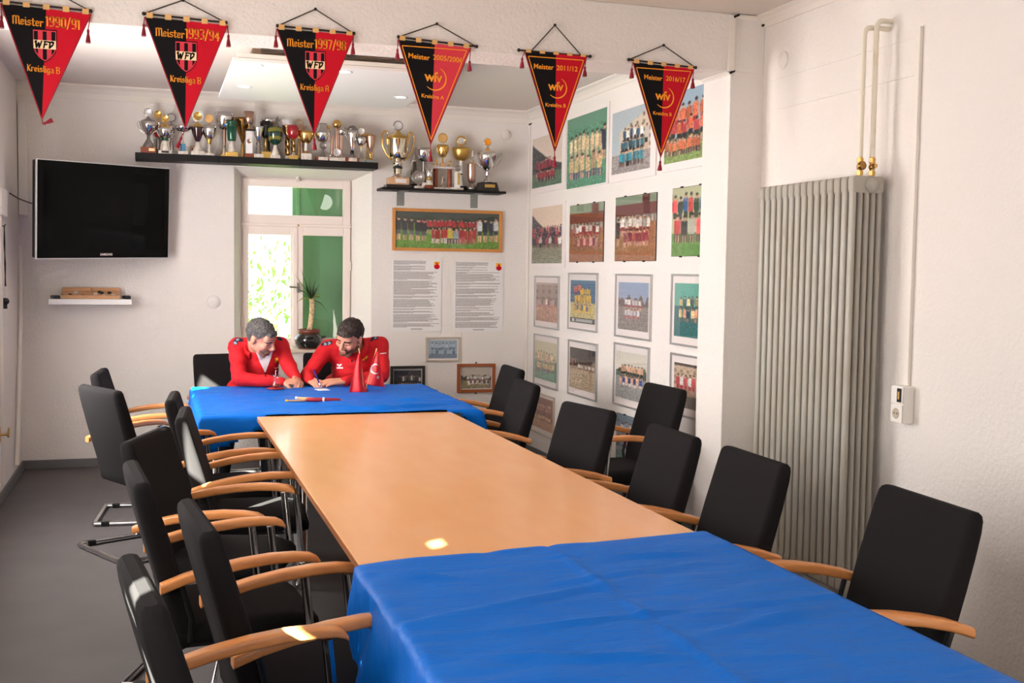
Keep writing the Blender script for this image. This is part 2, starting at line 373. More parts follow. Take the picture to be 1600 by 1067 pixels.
# ================================================================ room shell
XL, XR, YB, YN, CZ = -0.97, 3.116, 9.29, -2.1, 2.95
struct('floor', MB().box(XL - .3, XR + .3, YN - .3, YB + .3, -0.1, 0), 'floor')
struct('ceiling', MB().box(XL - .3, XR + .3, YN - .3, YB + .3, CZ, CZ + .1), 'ceiling')
mb = MB(); ys = [YN - .3] + [v for ab in WINS for v in ab] + [YB + .3]
for i in range(0, len(ys), 2): mb.box(XL - .25, XL, ys[i], ys[i + 1], 0, CZ)
for a, b in WINS: mb.box(XL - .25, XL, a, b, 0, WZ0).box(XL - .25, XL, a, b, WZ1, CZ)
struct('wall_left', mb, 'plaster_soft')
mb = MB().box(XR, XR + .25, YN - .3, YB + .3, 0, CZ)
wr = struct('wall_right', mb, 'plaster')
# wall behind the camera, with its own window opening
mb = MB().box(XL, 0.6, YN - .25, YN, 0, CZ).box(1.6, XR, YN - .25, YN, 0, CZ).box(.6, 1.6, YN - .25, YN, 0, 1.0).box(.6, 1.6, YN - .25, YN, 2.2, CZ)
struct('wall_front', mb, 'plaster')
# far wall with splayed window recess
RX0, RX1, RZ0, RZ1 = 0.622, 1.737, 0.905, 2.385
FX0, FX1, FZ0, FZ1, FY = 0.690, 1.600, 0.925, 2.318, 9.47
mb = MB().box(XL - .25, RX0, YB, YB + .32, 0, CZ).box(RX1, XR + .25, YB, YB + .32, 0, CZ).box(RX0, RX1, YB, YB + .32, RZ1, CZ).box(RX0, RX1, YB, YB + .32, 0, RZ0)
mb.loft([[(RX0, YB, RZ0), (RX0, FY + .1, RZ0), (FX0, FY, RZ0), ], [(RX0, YB, RZ1), (RX0, FY + .1, RZ1), (FX0, FY, RZ1)]], smooth=False)
mb.loft([[(RX1, YB, RZ0), (RX1, FY + .1, RZ0), (FX1, FY, RZ0), ], [(RX1, YB, RZ1), (RX1, FY + .1, RZ1), (FX1, FY, RZ1)]], smooth=False)
mb.loft([[(RX0, YB, RZ1), (RX0, FY + .1, RZ1), (RX0, FY, FZ1)], [(RX1, YB, RZ1), (RX1, FY + .1, RZ1), (RX1, FY, FZ1)]], smooth=False)
struct('wall_back', mb, 'plaster')
# downstand beam on its pilaster
struct('beam', MB().box(XL, XR, 5.37, 5.675, 2.65, CZ, .006), 'plaster')
struct('pillar', MB().box(2.916, XR + .01, 5.37, 5.675, 0, 2.652, .006), 'plaster')
# coving strips
def cove(name, path, prof_up, s=.05):
    prof = [(0, 0), (0, -s), (s * .12, -s), (s * .3, -s * .62), (s * .62, -s * .3), (s, -s * .12), (s, 0)]
    return struct(name, MB().sweep(path, prof if prof_up > 0 else [(-a, b) for a, b in prof], smooth=False), 'trim')
cove('trim_1', [(XL, YB, CZ), (XR, YB, CZ)], 1, .10)
cove('trim_2', [(XR, YB, CZ), (XR, 5.675, CZ)], 1, .07)
cove('trim_3', [(XR, 5.37, CZ), (XR, YN, CZ)], 1, .06)
cove('trim_4', [(2.916, 5.38, CZ - .005), (XR, 5.38, CZ - .005)], 1, .03)
cove('trim_5', [(2.925, 5.675, 2.65), (2.925, 5.37, 2.65)], 1, .03)
struct('trim_6', MB().box(2.895, 2.932, 5.355, 5.372, 2.65, CZ - .01, .004), 'trim')
struct('trim_7', MB().box(3.095, XR, 9.255, YB, 0.08, CZ - .09, .01), 'trim')
for k, p in enumerate([(2.93, 5.352, 2.936), (2.916, 5.36, 2.645), (3.10, 5.36, 2.905), (3.10, 9.245, 2.845)]):
    m_ = MB().cap((p[0] - .006, p[1], p[2] - .004), (p[0] + .016, p[1], p[2] + .006), .007, .006, 6)
    tag(m_.build('cable_end', 'black'), ('black cable end poking out beside the pilaster head at the ceiling', 'black cable end at the lower corner where beam meets pilaster',
        'black cable end at the coving corner above the radiator niche', 'black cable end at the coving above the corner of the photo wall')[k], 'cable', 'cable ends along the coving')
# baseboards
def base(name, x0, x1, y0, y1): struct(name, MB().box(x0, x1, y0, y1, 0, .07, .006), 'base')
base('baseboard_back', XL, XR, YB - .018, YB)
base('baseboard_left', XL, XL + .018, YN, YB - .018)
base('baseboard_right', XR - .018, XR, 5.68, YB - .018)
# shallow chased lines and the closed duct on the radiator wall
tag(MB().box(XR - .018, XR, 4.062, 4.094, 1.11, 2.64, .004).build('cable_duct', 'trim'), 'white vertical cable duct running down the wall to the double socket', 'duct')
struct('trim_8', MB().box(XR - .007, XR, 4.10, 5.22, 2.44, 2.455, .002), 'plaster')
struct('trim_9', MB().box(XR - .005, XR, 4.10, 5.3, 2.60, 2.612, .002), 'plaster')
# pipe duct in the far left corner and the conduit on the left wall
mb = MB().box(-.965, -.90, YB - .05, YB, 1.95, 2.80, .008)
struct('trim_10', mb, 'plaster_soft')
struct('trim_11', MB().tube(fillet([(-.962, 9.22, 1.72), (-.955, 9.19, 1.55), (-.948, 9.16, 1.3), (-.948, 8.98, .75), (-.948, 8.76, .12)], .2), .016, 8), 'trim')
struct('trim_12', MB().box(XL, XL + .02, 8.08, 8.13, .1, 1.9, .004), 'trim')
struct('trim_13', MB().box(XL, XL + .03, 8.05, 8.36, 1.90, 2.08, .008), 'plaster_soft')

# windows of the left wall (outside the picture) with unseen boards added outside, their gaps cut to shape the sun patches
GAPS = [[(1.10, 1.24, 1.80, 1.88), (1.18, 1.36, 1.735, 1.772), (1.00, 1.24, 1.48, 1.70), (1.18, 1.28, 2.28, 2.315)], [(3.50, 3.66, 1.72, 1.95), (3.40, 3.46, 1.88, 1.93)], [(6.92, 7.06, 1.82, 1.98), (6.40, 6.50, 1.62, 1.70), (6.28, 6.50, 1.86, 1.96), (6.0, 6.05, 1.78, 1.88), (6.70, 6.85, 1.27, 1.50), (5.97, 6.0, 1.62, 1.69)]]
for k, (a, b) in enumerate(WINS):
    root = thing('window_%d' % (k + 2), '', 'window'); del root['label']; del root['category']; root['kind'] = 'structure'
    x0 = XL - .17
    mb = MB().box(x0, x0 + .05, a, a + .05, WZ0, WZ1).box(x0, x0 + .05, b - .05, b, WZ0, WZ1).box(x0, x0 + .05, a, b, WZ0, WZ0 + .05).box(x0, x0 + .05, a, b, WZ1 - .05, WZ1)
    mb.build('window_frame', 'frame_white', root)
    MB().box(x0 + .02, x0 + .024, a + .05, b - .05, WZ0 + .05, WZ1 - .05).build('pane', 'glass', root)
    # the added sun mask: a rectangle with rectangular gaps
    yc = sorted({a - .05, b + .05, *[v for g in GAPS[k] for v in g[:2]]}); zc = sorted({WZ0 - .05, WZ1 + .05, *[v for g in GAPS[k] for v in g[2:]]})
    mb = MB()
    for i in range(len(yc) - 1):
        for j in range(len(zc) - 1):
            ym, zm = (yc[i] + yc[i + 1]) / 2, (zc[j] + zc[j + 1]) / 2
            if not any(g[0] < ym < g[1] and g[2] < zm < g[3] for g in GAPS[k]): mb.box(XL - .29, XL - .265, yc[i], yc[i + 1], zc[j], zc[j + 1])
    mb.build('shutter', 'green', root)  # unseen mask board, added to let only chosen sun patches in
    for y in (a + .01, b - .06): MB().box(XL - .268, XL - .245, y, y + .05, WZ0, WZ1).build('sun_mask_rail', 'green', root)

# the window in the far wall
root = thing('window_1', '', 'window'); del root['label']; del root['category']; root['kind'] = 'structure'
G = 9.485
tgx0, tgz1 = (0.7495,2.2458); tgx1, tgz0 = (1.5256,2.0166)
lgx0, lgz1 = (0.7493,1.851); lgx1, lgz0 = (1.0906,0.9938)
rgx0, _z = (1.1932,1.8401); rgx1, _z2 = (1.5303,1.0189)
tgz0b = lgz1
def ring(mb, x0, x1, z0, z1, ix0, ix1, iz0, iz1, y0, y1, c=.004):
    mb.box(x0, ix0, y0, y1, z0, z1, c).box(ix1, x1, y0, y1, z0, z1, c).box(ix0, ix1, y0, y1, z0, iz0, c).box(ix0, ix1, y0, y1, iz1, z1, c); return mb
zt = (tgz0 + lgz1) / 2
ring(MB(), RX0 + .045, RX1 - .11, RZ0 + .01, FZ1 + .03, FX0 + .012, FX1 - .012, FZ0 + .02, FZ1 - .012, FY + .012, FY + .09).build('window_frame', 'frame_white', root)
ring(MB(), FX0 + .012, FX1 - .012, zt + .012, FZ1 - .012, tgx0, tgx1, tgz0, tgz1, FY - .006, FY + .03).build('transom_sash', 'frame_white', root)
MB().box(FX0, FX1, FY - .012, FY + .03, zt - .012, zt + .012, .004).build('transom_bar', 'frame_white', root)
xm = (lgx1 + rgx0) / 2 - .006
ring(MB(), FX0 + .012, xm, FZ0, zt - .012, lgx0, lgx1, lgz0, lgz1, FY - .002, FY + .03).build('casement_sash', 'frame_white', root)
ring(MB(), xm + .004, FX1 - .012, FZ0, zt - .012, rgx0, rgx1, lgz0, lgz1, FY - .008, FY + .03).build('casement_sash', 'frame_white', root)
MB().box(xm - .028, xm + .012, FY - .02, FY, FZ0 + .02, zt - .016, .006).build('meeting_strip', 'frame_white', root)
for x0, x1, z0, z1 in ((tgx0, tgx1, tgz0, tgz1), (lgx0, lgx1, lgz0, lgz1), (rgx0, rgx1, lgz0, lgz1)):
    pn = MB().box(-(x1 - x0) / 2 - .004, (x1 - x0) / 2 + .004, 0, .004, z0 - .004, z1 + .004).build('pane', 'glass', root); pn.location = ((x0 + x1) / 2, G, 0); pn.rotation_euler = (0, 0, .006)
hx, hz = (1.1475,1.4181)
MB().box(hx - .012, hx + .012, FY - .03, FY - .018, hz - .04, hz + .04, .003).tube([(hx, FY - .03, hz), (hx, FY - .06, hz), (hx - .075, FY - .062, hz + .004)], .007, 8).build('window_handle', 'pewter', root)
for px, pz in ((FX0 + .006, 1.60), (FX0 + .006, 2.17), (FX0 + .006, 1.13), (FX1 - .006, 1.60), (FX1 - .006, 1.10)):
    MB().tube([(px, FY - .012, pz - .035), (px, FY - .012, pz + .035)], .008, 8).build('hinge', 'frame_white', root)
lx, lz = (1.1468,2.3251)
MB().box(lx - .014, lx + .014, FY - .035, FY - .004, lz - .03, lz + .03, .005).tube([(lx, FY - .03, lz), (lx, FY - .05, lz + .012)], .012, 8).build('transom_catch', 'trim', root)
lx, lz = (1.1529,1.934)
MB().ball((lx, FY - .016, lz), .008).build('transom_knob', 'brass', root)
MB().box(RX0 - .0, RX1 + .0, YB - .035, FY + .012, .885, .912, .006).build('window_sill', 'sill', root)
# green shutter leaf folded across the outside of the far window, and the greenery beyond
sx0 = 1.1274
sh = MB().box(sx0, sx0 + .95, 9.645, 9.675, .6, 2.6)
so = tag(sh.build('shutter', 'green'), 'green painted shutter leaf folded outside behind the far window', 'shutter')
for x in (sx0 + .03, sx0 + .5):
    MB().box(x, x + .03, 9.63, 9.645, .62, 2.58, .004).build('batten', 'green', so)
struct('ground', MB().box(-9, 12, 9.7, 30, -.6, -.5), mat('outdoor_lawn', lin(96, 130, 60), 0.9, bump=(6, .5, .05)))
def leafy(name, n, cx, cy, cz, rx, ry, rz, m, par, seed, sz=.14):
    r = random.Random(seed); vs = []; fs = []
    for i in range(n):
        while True:
            p = Vector((r.uniform(-1, 1), r.uniform(-1, 1), r.uniform(-1, 1)))
            if .45 < p.length < 1: break
        q = noise.noise(p * 2.3 + Vector((seed, 0, 0)))
        if q < -.12: continue
        c = Vector((cx + p.x * rx, cy + p.y * ry, cz + p.z * rz)); a = Vector((r.gauss(0, 1), r.gauss(0, 1), r.gauss(0, 1))).normalized(); b = a.orthogonal().normalized(); s = sz * r.uniform(.6, 1.2)
        k = len(vs); vs += [tuple(c - a * s), tuple(c + b * s * .4), tuple(c + a * s), tuple(c - b * s * .4)]; fs.append((k, k + 1, k + 2, k + 3))
    return MB().add(vs, fs).build(name, m, par, kind='stuff', fix=False)
for k, (x, y, z, s, lab) in enumerate([(1.5, 15.0, .45, 1.45, 'leafy green garden tree outside, seen through the pane of the far window'),
                                       (.4, 19.0, .1, 1.5, 'pale leafy tree further back beyond the garden tree outside the window')]):
    t = thing('garden_tree', lab, 'tree', (x, y, -.5))
    leafy('foliage', 3000, 0, 0, z + .5, s, s * .8, s * 1.1, 'leaf_light' if k else 'leaf', t, k + 3, .075)
    MB().tube([(0, 0, 0), (.05, .02, z * .5), (.02, 0, z + 1)], [.12, .09, .04], 8).build('trunk', 'trunk', t)

# ================================================================ lowered ceiling panel with downlights
t = thing('ceiling_panel', 'white lowered ceiling panel with recessed downlights and loose cables on its edge', 'ceiling panel', (1.115, 7.55, 2.78))
MB().box(-.665, .665, -.745, .79, 0, .022, .004).build('board', 'panel', t)
MB().box(-.55, .60, -.70, .7, .03, .09, .004).build('gap_shade', 'brown_void', t)  # brown block: shade of the dark gap above the panel, put in as colour
MB().box(-.64, .665, -.742, -.73, .023, .050, .003).build('edge_batten', 'trim', t)
rr_ = random.Random(3)
for k in range(3):
    pts = [(-.5 + .13 * i, -.715 - .02 * (i % 2) + .01 * k, .062 + .010 * k + .012 * sin(i * 1.7 + k)) for i in range(9)]
    MB().tube(fillet(pts, .05, 3), .005, 6).build('loose_cable', 'cable', t)
for x in (-.12, .40): MB().box(x, x + .04, -.75, -.70, .05, .095, .005).tube([(x, -.72, .08), (x + .06, -.73, .10)], .008, 6).build('cable_clip', 'cable', t)
DL = {(.585, 6.905): 'small lit recessed downlight at the front corner of the lowered panel, near the loose cables', (.585, 7.735): 'small lit recessed downlight further back along the side edge of the lowered panel', (1.655, 7.78): 'small lit recessed downlight beside the 2005/2006 pennant', (1.655, 6.95): 'recessed downlight hidden behind the 2005/2006 pennant', (1.12, 6.92): 'recessed downlight hidden behind the 1997/98 pennant top', (1.12, 7.75): 'recessed downlight hidden behind the 1997/98 pennant middle'}
for x, y in ((.585, 6.905), (.585, 7.735), (1.655, 7.78), (1.655, 6.95), (1.12, 6.92), (1.12, 7.75)):
    d = thing('downlight', DL[(x, y)], 'ceiling light', (x, y, 2.78), group='downlights in the ceiling panel')
    MB().lathe([(.034, -.001), (.046, -.004), (.052, -.001), (.052, .004), (.034, .004)], n=24).build('trim_ring', 'white', d)
    MB().lathe([(.0, -.0015), (.034, -.0015), (.034, .003), (0, .003)], n=24).build('lens', 'downlight', d)

# round globe lamp near the camera (its reflection shows in the transom pane)
d = thing('globe_lamp', 'white glass globe ceiling lamp reflected in the transom pane', 'ceiling lamp', (2.90, -.2, CZ))
MB().lathe([(.0, 0), (.05, 0), (.05, -.03), (.02, -.05), (.02, -.13), (0, -.13)], n=16).build('ceiling_rose', 'white', d)
MB().ball((0, 0, -.25), .13, 24, 16).build('globe', 'lamp_glow', d)

# ================================================================ chairs
def make_chair():
    t = thing('conference_chair', 'x', 'chair')
    # upholstered back: rounded slab following a gently curved spine
    spine = [(.116, .385), (.122, .40), (.122, .45), (.106, .53), (.080, .62), (.054, .71), (.028, .80), (.009, .87), (.002, .902), (-.001, .915), (-.002, .922)]
    wid = [.38, .425, .448, .464, .470, .473, .473, .471, .466, .454, .43]; th = [.030, .055, .066, .070, .070, .068, .064, .060, .055, .045, .024]
    rings = []
    for i, (x, z) in enumerate(spine):
        a = Vector(spine[max(i - 1, 0)]); b = Vector(spine[min(i + 1, len(spine) - 1)]); tg = (b - a).normalized(); nx = Vector((tg.y, -tg.x))
        rings.append([(x + nx.x * v + .026 * (u / .23) ** 2, u, z + nx.y * v) for u, v in rrect(wid[i], th[i], min(th[i] * .47, .027), 5)])
    MB().loft(rings).build('backrest', 'fabric', t)
    # seat cushion
    sx = [(.115, .030, .40), (.125, .062, .44), (.20, .075, .462), (.35, .078, .468), (.48, .074, .468), (.545, .060, .455), (.572, .038, .40), (.576, .018, .34)]
    rings = [[(x, u, .440 + v - (0 if x < .5 else (x - .5) * .25)) for u, v in rrect(w_, h, h * .45, 4)] for x, h, w_ in sx]
    MB().loft(rings).build('seat', 'fabric', t)
    MB().box(.14, .54, -.19, .19, .385, .405, .006).build('seat_pan', 'black', t)
    MB().loft([[(.17 + a, u, .40 + b) for u, a, b in ((-.13, 0, 0), (.13, 0, 0), (.13, .012, 0), (-.13, .012, 0))],
               [(.150 + a, u, .46 + b) for u, a, b in ((-.13, -.02, 0), (.13, -.02, 0), (.13, 0, 0), (-.13, 0, 0))]], smooth=False).build('back_plate', 'black', t)
    for s in (-1, 1):
        y = s * .268
        path = fillet([(.505, y, .646), (.52, y, .50), (.558, y, .10), (.558, y, .014), (.02, y, .014)], .07, 6)
        MB().tube(path, .0145, 8, up=(0, 1, 0), flat=1.25).build('leg', 'chrome', t)
        # arched wooden armrest
        pa = [(.068, .604), (.14, .628), (.22, .646), (.31, .660), (.40, .668), (.475, .668), (.525, .663), (.548, .654), (.556, .645)]
        tk = [.034, .035, .036, .036, .035, .033, .030, .024, .014]
        rings = [[(x, y + u, z + v) for u, v in rrect(.047, k * .9, min(k * .4, .009), 3)] for (x, z), k in zip(pa, tk)]
        MB().loft(rings, smooth=True).build('armrest', 'beech', t)
        MB().tube([(.16, y * .86, .42), (.16, y, .50), (.13, y, .615)], .009, 8).build('arm_bracket', 'black', t)
        MB().tube([(.36, y, .018), (.36, y * .70, .10), (.36, y * .6, .385)], .010, 8).build('seat_strut', 'chrome', t)
        for x in (.06, .46): MB().box(x, x + .05, y - .019, y + .019, 0, .030, .006).build('glide', 'black', t)
    MB().tube([(.02, -.268, .014), (.02, .268, .014)], .0145, 8).build('cross_bar', 'chrome', t)
    MB().tube([(.47, -.22, .41), (.47, .22, .41)], .012, 8).build('seat_bar', 'chrome', t)
    return t
G_CH = 'black chairs along the conference table'
# back top corner pairs measured in the room -> position and heading
CH = [
 (2.226, 2.768, 177, 'black conference chair beside the double socket, its back cutting across the radiator foot'),
 (2.118, 3.598, 178.3, 'black conference chair in front of the grey radiator at the cloth corner'),
 (2.106, 4.242, 178.3, 'black conference chair leaning in front of the pilaster corner, next along from the radiator chair'),
 (2.064, 5.112, 190, 'black conference chair turned to the wood table below the lower framed photos'),
 (2.146, 6.307, 176, 'black conference chair overlapping another at the end of the wooden table by the cloth corner'),
 (2.371, 7.285, 177.5, 'black conference chair farther back near the brown wooden picture frame'),
 (-.052, 2.455, 7.5, 'black conference chair with sun stripes down its outer back and a sunlit armrest'),
 (.086, 3.06, 6, 'black conference chair whose armrest ends touch the corner of the front blue cloth'),
 (-.078, 3.76, 5.5, 'black conference chair with a rear arm end showing, second from the sun striped chair'),
 (-.05, 4.60, -19, 'black conference chair turned askew so the broad front of its back shows'),
 (.104, 5.26, -4, 'black conference chair with an oval sun patch on the side of its back'),
 (.068, 5.95, -4, 'black conference chair half hidden behind the one with the oval sun patch'),
 (-.297, 6.385, 27, 'black conference chair turned away with its broad outer back to the room'),
 (-.345, 7.42, -5, 'black conference chair with sunlit top edge by the far wall beneath the television'),
 (.505, 8.77, -78, 'black conference chair behind the grey haired man, its back half sunlit'),
 (1.34, 8.78, -90, 'black conference chair behind the bearded man who writes'),
 (2.874, 5.937, 182.5, 'black conference chair pushed back against the photo wall beside the pilaster'),
 (2.30, 1.32, 178, 'black conference chair at the cloth end, of which only an arm tip shows'),
]
proto = make_chair()
for i, (x, y, a, lab) in enumerate(CH):
    c = proto if i == 0 else copy_tree(proto)
    c.location = (x, y, 0); c.rotation_euler = (0, 0, radians(a)); c['label'] = lab; c['group'] = G_CH

# ================================================================ tables and cloths
TZ = 0.74
t = thing('conference_table', 'long beech conference table with a bare satin top', 'table', (1.117, 3.98, 0))
MB().box(-.563, .563, -2.4, 2.43, TZ - .028, TZ, .003).build('table_top', 'wood_top', t)
MB().box(-.564, .564, -2.401, 2.431, TZ - .024, TZ - .004).build('edge_band', 'wood_edge', t)
MB().box(-.36, .36, -2.25, -2.22, TZ - .10, TZ - .03).box(-.36, .36, 2.22, 2.25, TZ - .10, TZ - .03).box(-.36, -.33, -2.22, 2.22, TZ - .10, TZ - .03).box(.33, .36, -2.22, 2.22, TZ - .10, TZ - .03).build('apron', 'table_grey', t)
for x in (-.345, .345):
    for y in (-2.1, 0, 2.1): MB().lathe([(.03, 0), (.03, .012), (.024, .014), (.024, TZ - .03)], (x, y, 0), 14).build('leg', 'chrome', t)
t = thing('side_table', 'grey table set crosswise at the far end under a blue cloth', 'table', (1.055, 7.19, 0))
MB().box(-.80, .80, -.765, .765, TZ - .03, TZ - .004, .003).build('table_top', 'table_grey', t)
MB().box(-.42, .42, -.66, -.63, TZ - .10, TZ - .03).box(-.42, .42, .60, .63, TZ - .10, TZ - .03).box(-.42, -.39, -.63, .6, TZ - .10, TZ - .03).box(.39, .42, -.63, .6, TZ - .10, TZ - .03).build('apron', 'table_grey', t)
for x in (-.73, .73):
    for y in (-.70, .70): MB().lathe([(.03, 0), (.03, .012), (.025, .014), (.025, TZ - .03)], (x, y, 0), 14).build('leg', 'chrome', t)

def cloth(name, label, x0, x1, y0, y1, z, drop, seed, skew=lambda x, y: (x, y), amp=.004, step=.022, grp=None, folds=()):
    """drop(side, s) -> overhang length on side l r f b at position s along it"""
    r = random.Random(seed); dm = .46
    xs = np.arange(x0 - dm, x1 + dm + 1e-6, step); ys_ = np.arange(y0 - dm, y1 + dm + 1e-6, step)
    idx = {}; vs = []
    def pos(u, v):
        du = max(x0 - u, u - x1, 0.); dv = max(y0 - v, v - y1, 0.); cu = min(max(u, x0), x1); cv = min(max(v, y0), y1)
        n = noise.noise(Vector((u * 2.2, v * 9.0, seed))) * amp + noise.noise(Vector((u * 7, v * 4, seed + 9))) * amp * .5
        for (fx, fy, fw, fa, ang, *fl) in folds:
            dd = (u - fx) * sin(ang) + (v - fy) * cos(ang); al = (u - fx) * cos(ang) - (v - fy) * sin(ang)
            n += fa * math.exp(-(dd / fw) ** 2) * math.exp(-(al / (fl[0] if fl else .35)) ** 2)
        X, Y = skew(cu, cv)
        if du == 0 and dv == 0: return (X, Y, z + abs(n) * 1.2)
        rr = .012; dl = sqrt(du * du + dv * dv); 
        out = rr * min(dl / rr, 1) + .035 * (1 - math.exp(-dl * 4)) * (1 + 1.2 * sin((u + v) * 17 + seed)) * .6
        sx = -1 if u < x0 else (1 if u > x1 else 0); sy = -1 if v < y0 else (1 if v > y1 else 0)
        if sx and sy: out *= 1.5
        return (X + sx * out * (du / dl), Y + sy * out * (dv / dl), z - max(0, dl - rr * .5) if not (sx and sy) else z - max(0, max(du, dv) * .97 + min(du, dv) * .25 - rr * .5))
    fs = []
    def vid(i, j):
        if (i, j) not in idx: idx[i, j] = len(vs); vs.append(pos(xs[i], ys_[j]))
        return idx[i, j]
    for i in range(len(xs) - 1):
        for j in range(len(ys_) - 1):
            u = (xs[i] + xs[i + 1]) / 2; v = (ys_[j] + ys_[j + 1]) / 2
            ok = True
            if u < x0 and (x0 - u) > drop('l', v): ok = False
            if u > x1 and (u - x1) > drop('r', v): ok = False
            if v < y0 and (y0 - v) > drop('f', u): ok = False
            if v > y1 and (v - y1) > drop('b', u): ok = False
            if ok: fs.append((vid(i, j), vid(i + 1, j), vid(i + 1, j + 1), vid(i, j + 1)))
    mb = MB().add(vs, fs, True); o = mb.build(name, 'cloth', fix=False); tag(o, label, 'tablecloth', grp)
    sm = o.modifiers.new('thick', 'SOLIDIFY'); sm.thickness = .0016; sm.offset = 1
    return o
def d_far(side, s):
    if side == 'l': return .20 + .03 * sin(s * 9)
    if side == 'f':
        if s < .60: return .02 + .17 * max(0, min(1, (.62 - s) / .30)) ** .6
        return 0 if s < 1.66 else .02 + .16 * max(0, (s - 1.74) / .12)
    if side == 'r': return .13 + .03 * sin(s * 11) if s > 6.5 else .17
    return .11
cloth('tablecloth', 'crumpled blue cloth over the far crosswise table where the two men sit', .25, 1.865, 6.415, 7.965, TZ + .006, d_far, 4, amp=.011, grp='blue polyester tablecloths',
      folds=((1.2, 6.55, .03, .018, .25), (1.5, 6.6, .028, .02, -.35), (.9, 6.75, .02, .01, .1), (1.62, 6.9, .03, .012, .5), (.7, 6.6, .02, .008, -.3)))
def d_near(side, s):
    return {'l': .33 + .02 * sin(s * 7), 'r': .10, 'f': .2, 'b': 0}[side]
cloth('tablecloth', 'blue cloth with sharp fold creases over the front end of the wooden table', .548, 1.702, 1.56, 3.10, TZ + .003, d_near, 11,
      skew=lambda x, y: (x, y + (x - .548) / 1.154 * .135 * max(0, (y - 1.56) / 1.54)), amp=.008, grp='blue polyester tablecloths',
      step=.015,
      folds=((1.13, 2.42, .014, .008, .02, .9), (1.14, 2.4, .014, .008, 1.57, .9), (1.4, 2.9, .02, .010, .25), (.85, 2.6, .02, .010, -.25), (1.2, 2.75, .016, .009, -.1, .3), (.9, 2.2, .018, .010, .3), (1.45, 2.3, .018, .010, -.2, .3), (.72, 2.9, .016, .010, .5, .2)))

# ================================================================ radiator with pipes
t = thing('radiator', 'tall grey column radiator standing against the roughcast wall', 'radiator', (2.925, 4.25, 0))
D, N, P, ZB, ZT = .158, 15, .0545, .16, 2.02
for k in range(N):
    y = k * P + .024; mb = MB()
    for c in range(5):
        x = .013 + c * (D - .026) / 4
        mb.tube([(x, y, ZB + .03), (x, y, ZT - .05)], .0135, 12, cap=False, up=(0, 1, 0), flat=1.55)
    for z0, z1 in ((ZB, ZB + .07), (ZT - .075, ZT)):
        rg = rrect(D, z1 - z0, .016, 4)
        mb.loft([[(D / 2 + a * s, y + o, (z0 + z1) / 2 + b * s) for a, b in rg] for o, s in ((-.022, .94), (-.018, 1), (.018, 1), (.022, .94))], smooth=False)
    mb.build('column_section', 'radiator', t)
MB().lathe([(0, 0), (.034, 0), (.034, .008), (.028, .010), (.024, .022), (.018, .026), (0, .026)], (.095, .004, ZT - .04), 20, axis='Y').build('end_plug', 'radiator', t)
for y in (.02, .14 * 5): MB().box(.02, D + .03, y, y + .03, ZB - .16, ZB + .01, .005).build('foot', 'radiator', t)
for k, (x, y, kn) in enumerate(((.062, .048, 1), (.112, .030, 0))):
    v = MB().tube([(x, y, ZT), (x, y, ZT + .085)], .011, 10)
    v.lathe([(.0, 0), (.016, 0), (.016, .018), (0, .018)], (x, y, ZT + .006), 6, False).lathe([(.0, 0), (.016, 0), (.016, .02), (0, .02)], (x, y, ZT + .060), 6, False).ball((x, y, ZT + .042), .016, 10, 8)
    vo = v.build('valve', 'brass', t)
    if kn: MB().lathe([(0, 0), (.017, 0), (.02, .004), (.02, .014), (.012, .018), (0, .018)], (x - .006, y - .014, ZT + .046), 16, axis='Y').build('valve_wheel', 'bronze', vo)
    else: MB().lathe([(0, 0), (.010, 0), (.010, .016), (0, .016)], (x, y - .012, ZT + .046), 6, False, 'Y').build('valve_cap', 'brass', vo)
for x, y, zz, lab in ((2.925 + .062, 4.25 + .048, 2.672, 'cream painted heating pipe with the lower elbow above the radiator wheel valve'), (2.925 + .112, 4.25 + .030, 2.702, 'cream painted heating pipe with the higher elbow above the radiator, closer to the wall')):
    o = MB().tube(fillet([(x, y, 2.105), (x, y, zz), (3.118, y, zz)], .04, 6), .0115, 12).build('heating_pipe', 'pipe'); tag(o, lab, 'pipe', 'cream pipes over the radiator')

# ================================================================ socket, discs on the walls
t = thing('wall_socket', 'white surface double socket with a broken switch opening above the outlet', 'socket', (XR, 4.075, 1.03))
MB().box(-.055, 0, -.042, .042, -.082, .080, .008).build('housing', 'socket_white', t)
MB().box(-.062, -.054, -.039, .039, .003, .078, .004).build('switch_plate', 'socket_white', t)
MB().box(-.064, -.056, -.034, -.004, .010, .070, .002).build('switch_opening', 'black', t)
MB().box(-.068, -.06, -.024, -.012, .022, .056, .002).build('switch_contact', 'brass', t)
so = MB().box(-.062, -.054, -.039, .039, -.080, -.001, .004).build('outlet_plate', 'socket_white', t)
mb = MB(); rg = lambda r, x: [(x, r * cos(2 * pi * j / 20), -.04 + r * sin(2 * pi * j / 20)) for j in range(20)]
mb.loft([rg(.023, -.0625), rg(.021, -.066), rg(.019, -.0625)], False).build('outlet_rim', 'socket_hole', t)
MB().loft([rg(.019, -.0628), rg(.0005, -.0628)], False).build('outlet_recess', 'socket_hole', t)
for s in (-1, 1): MB().box(-.0645, -.0625, s * .009 - .0025, s * .009 + .0025, -.0425, -.0375).build('outlet_hole', 'black', t)
def disc(lab, kind, a, z, r):
    mb = MB()
    if kind == 'b': mb.lathe([(0, 0), (r, 0), (r, .004), (r * .96, .007), (0, .007)], (a, YB, z), 28, axis='Y')
    else:
        rg = lambda q, x: [(x, a + q * cos(2 * pi * j / 28), z + q * sin(2 * pi * j / 28)) for j in range(28)]
        mb.loft([rg(r, XR), rg(r, XR - .004), rg(r * .96, XR - .007), rg(.001, XR - .007)])
    tag(mb.build('junction_cover', 'plaster_soft'), lab, 'cover', 'round painted junction covers')
cx, cz = (0.4625,1.2995); disc('round painted junction cover low beside the window recess', 'b', cx, cz, .052)
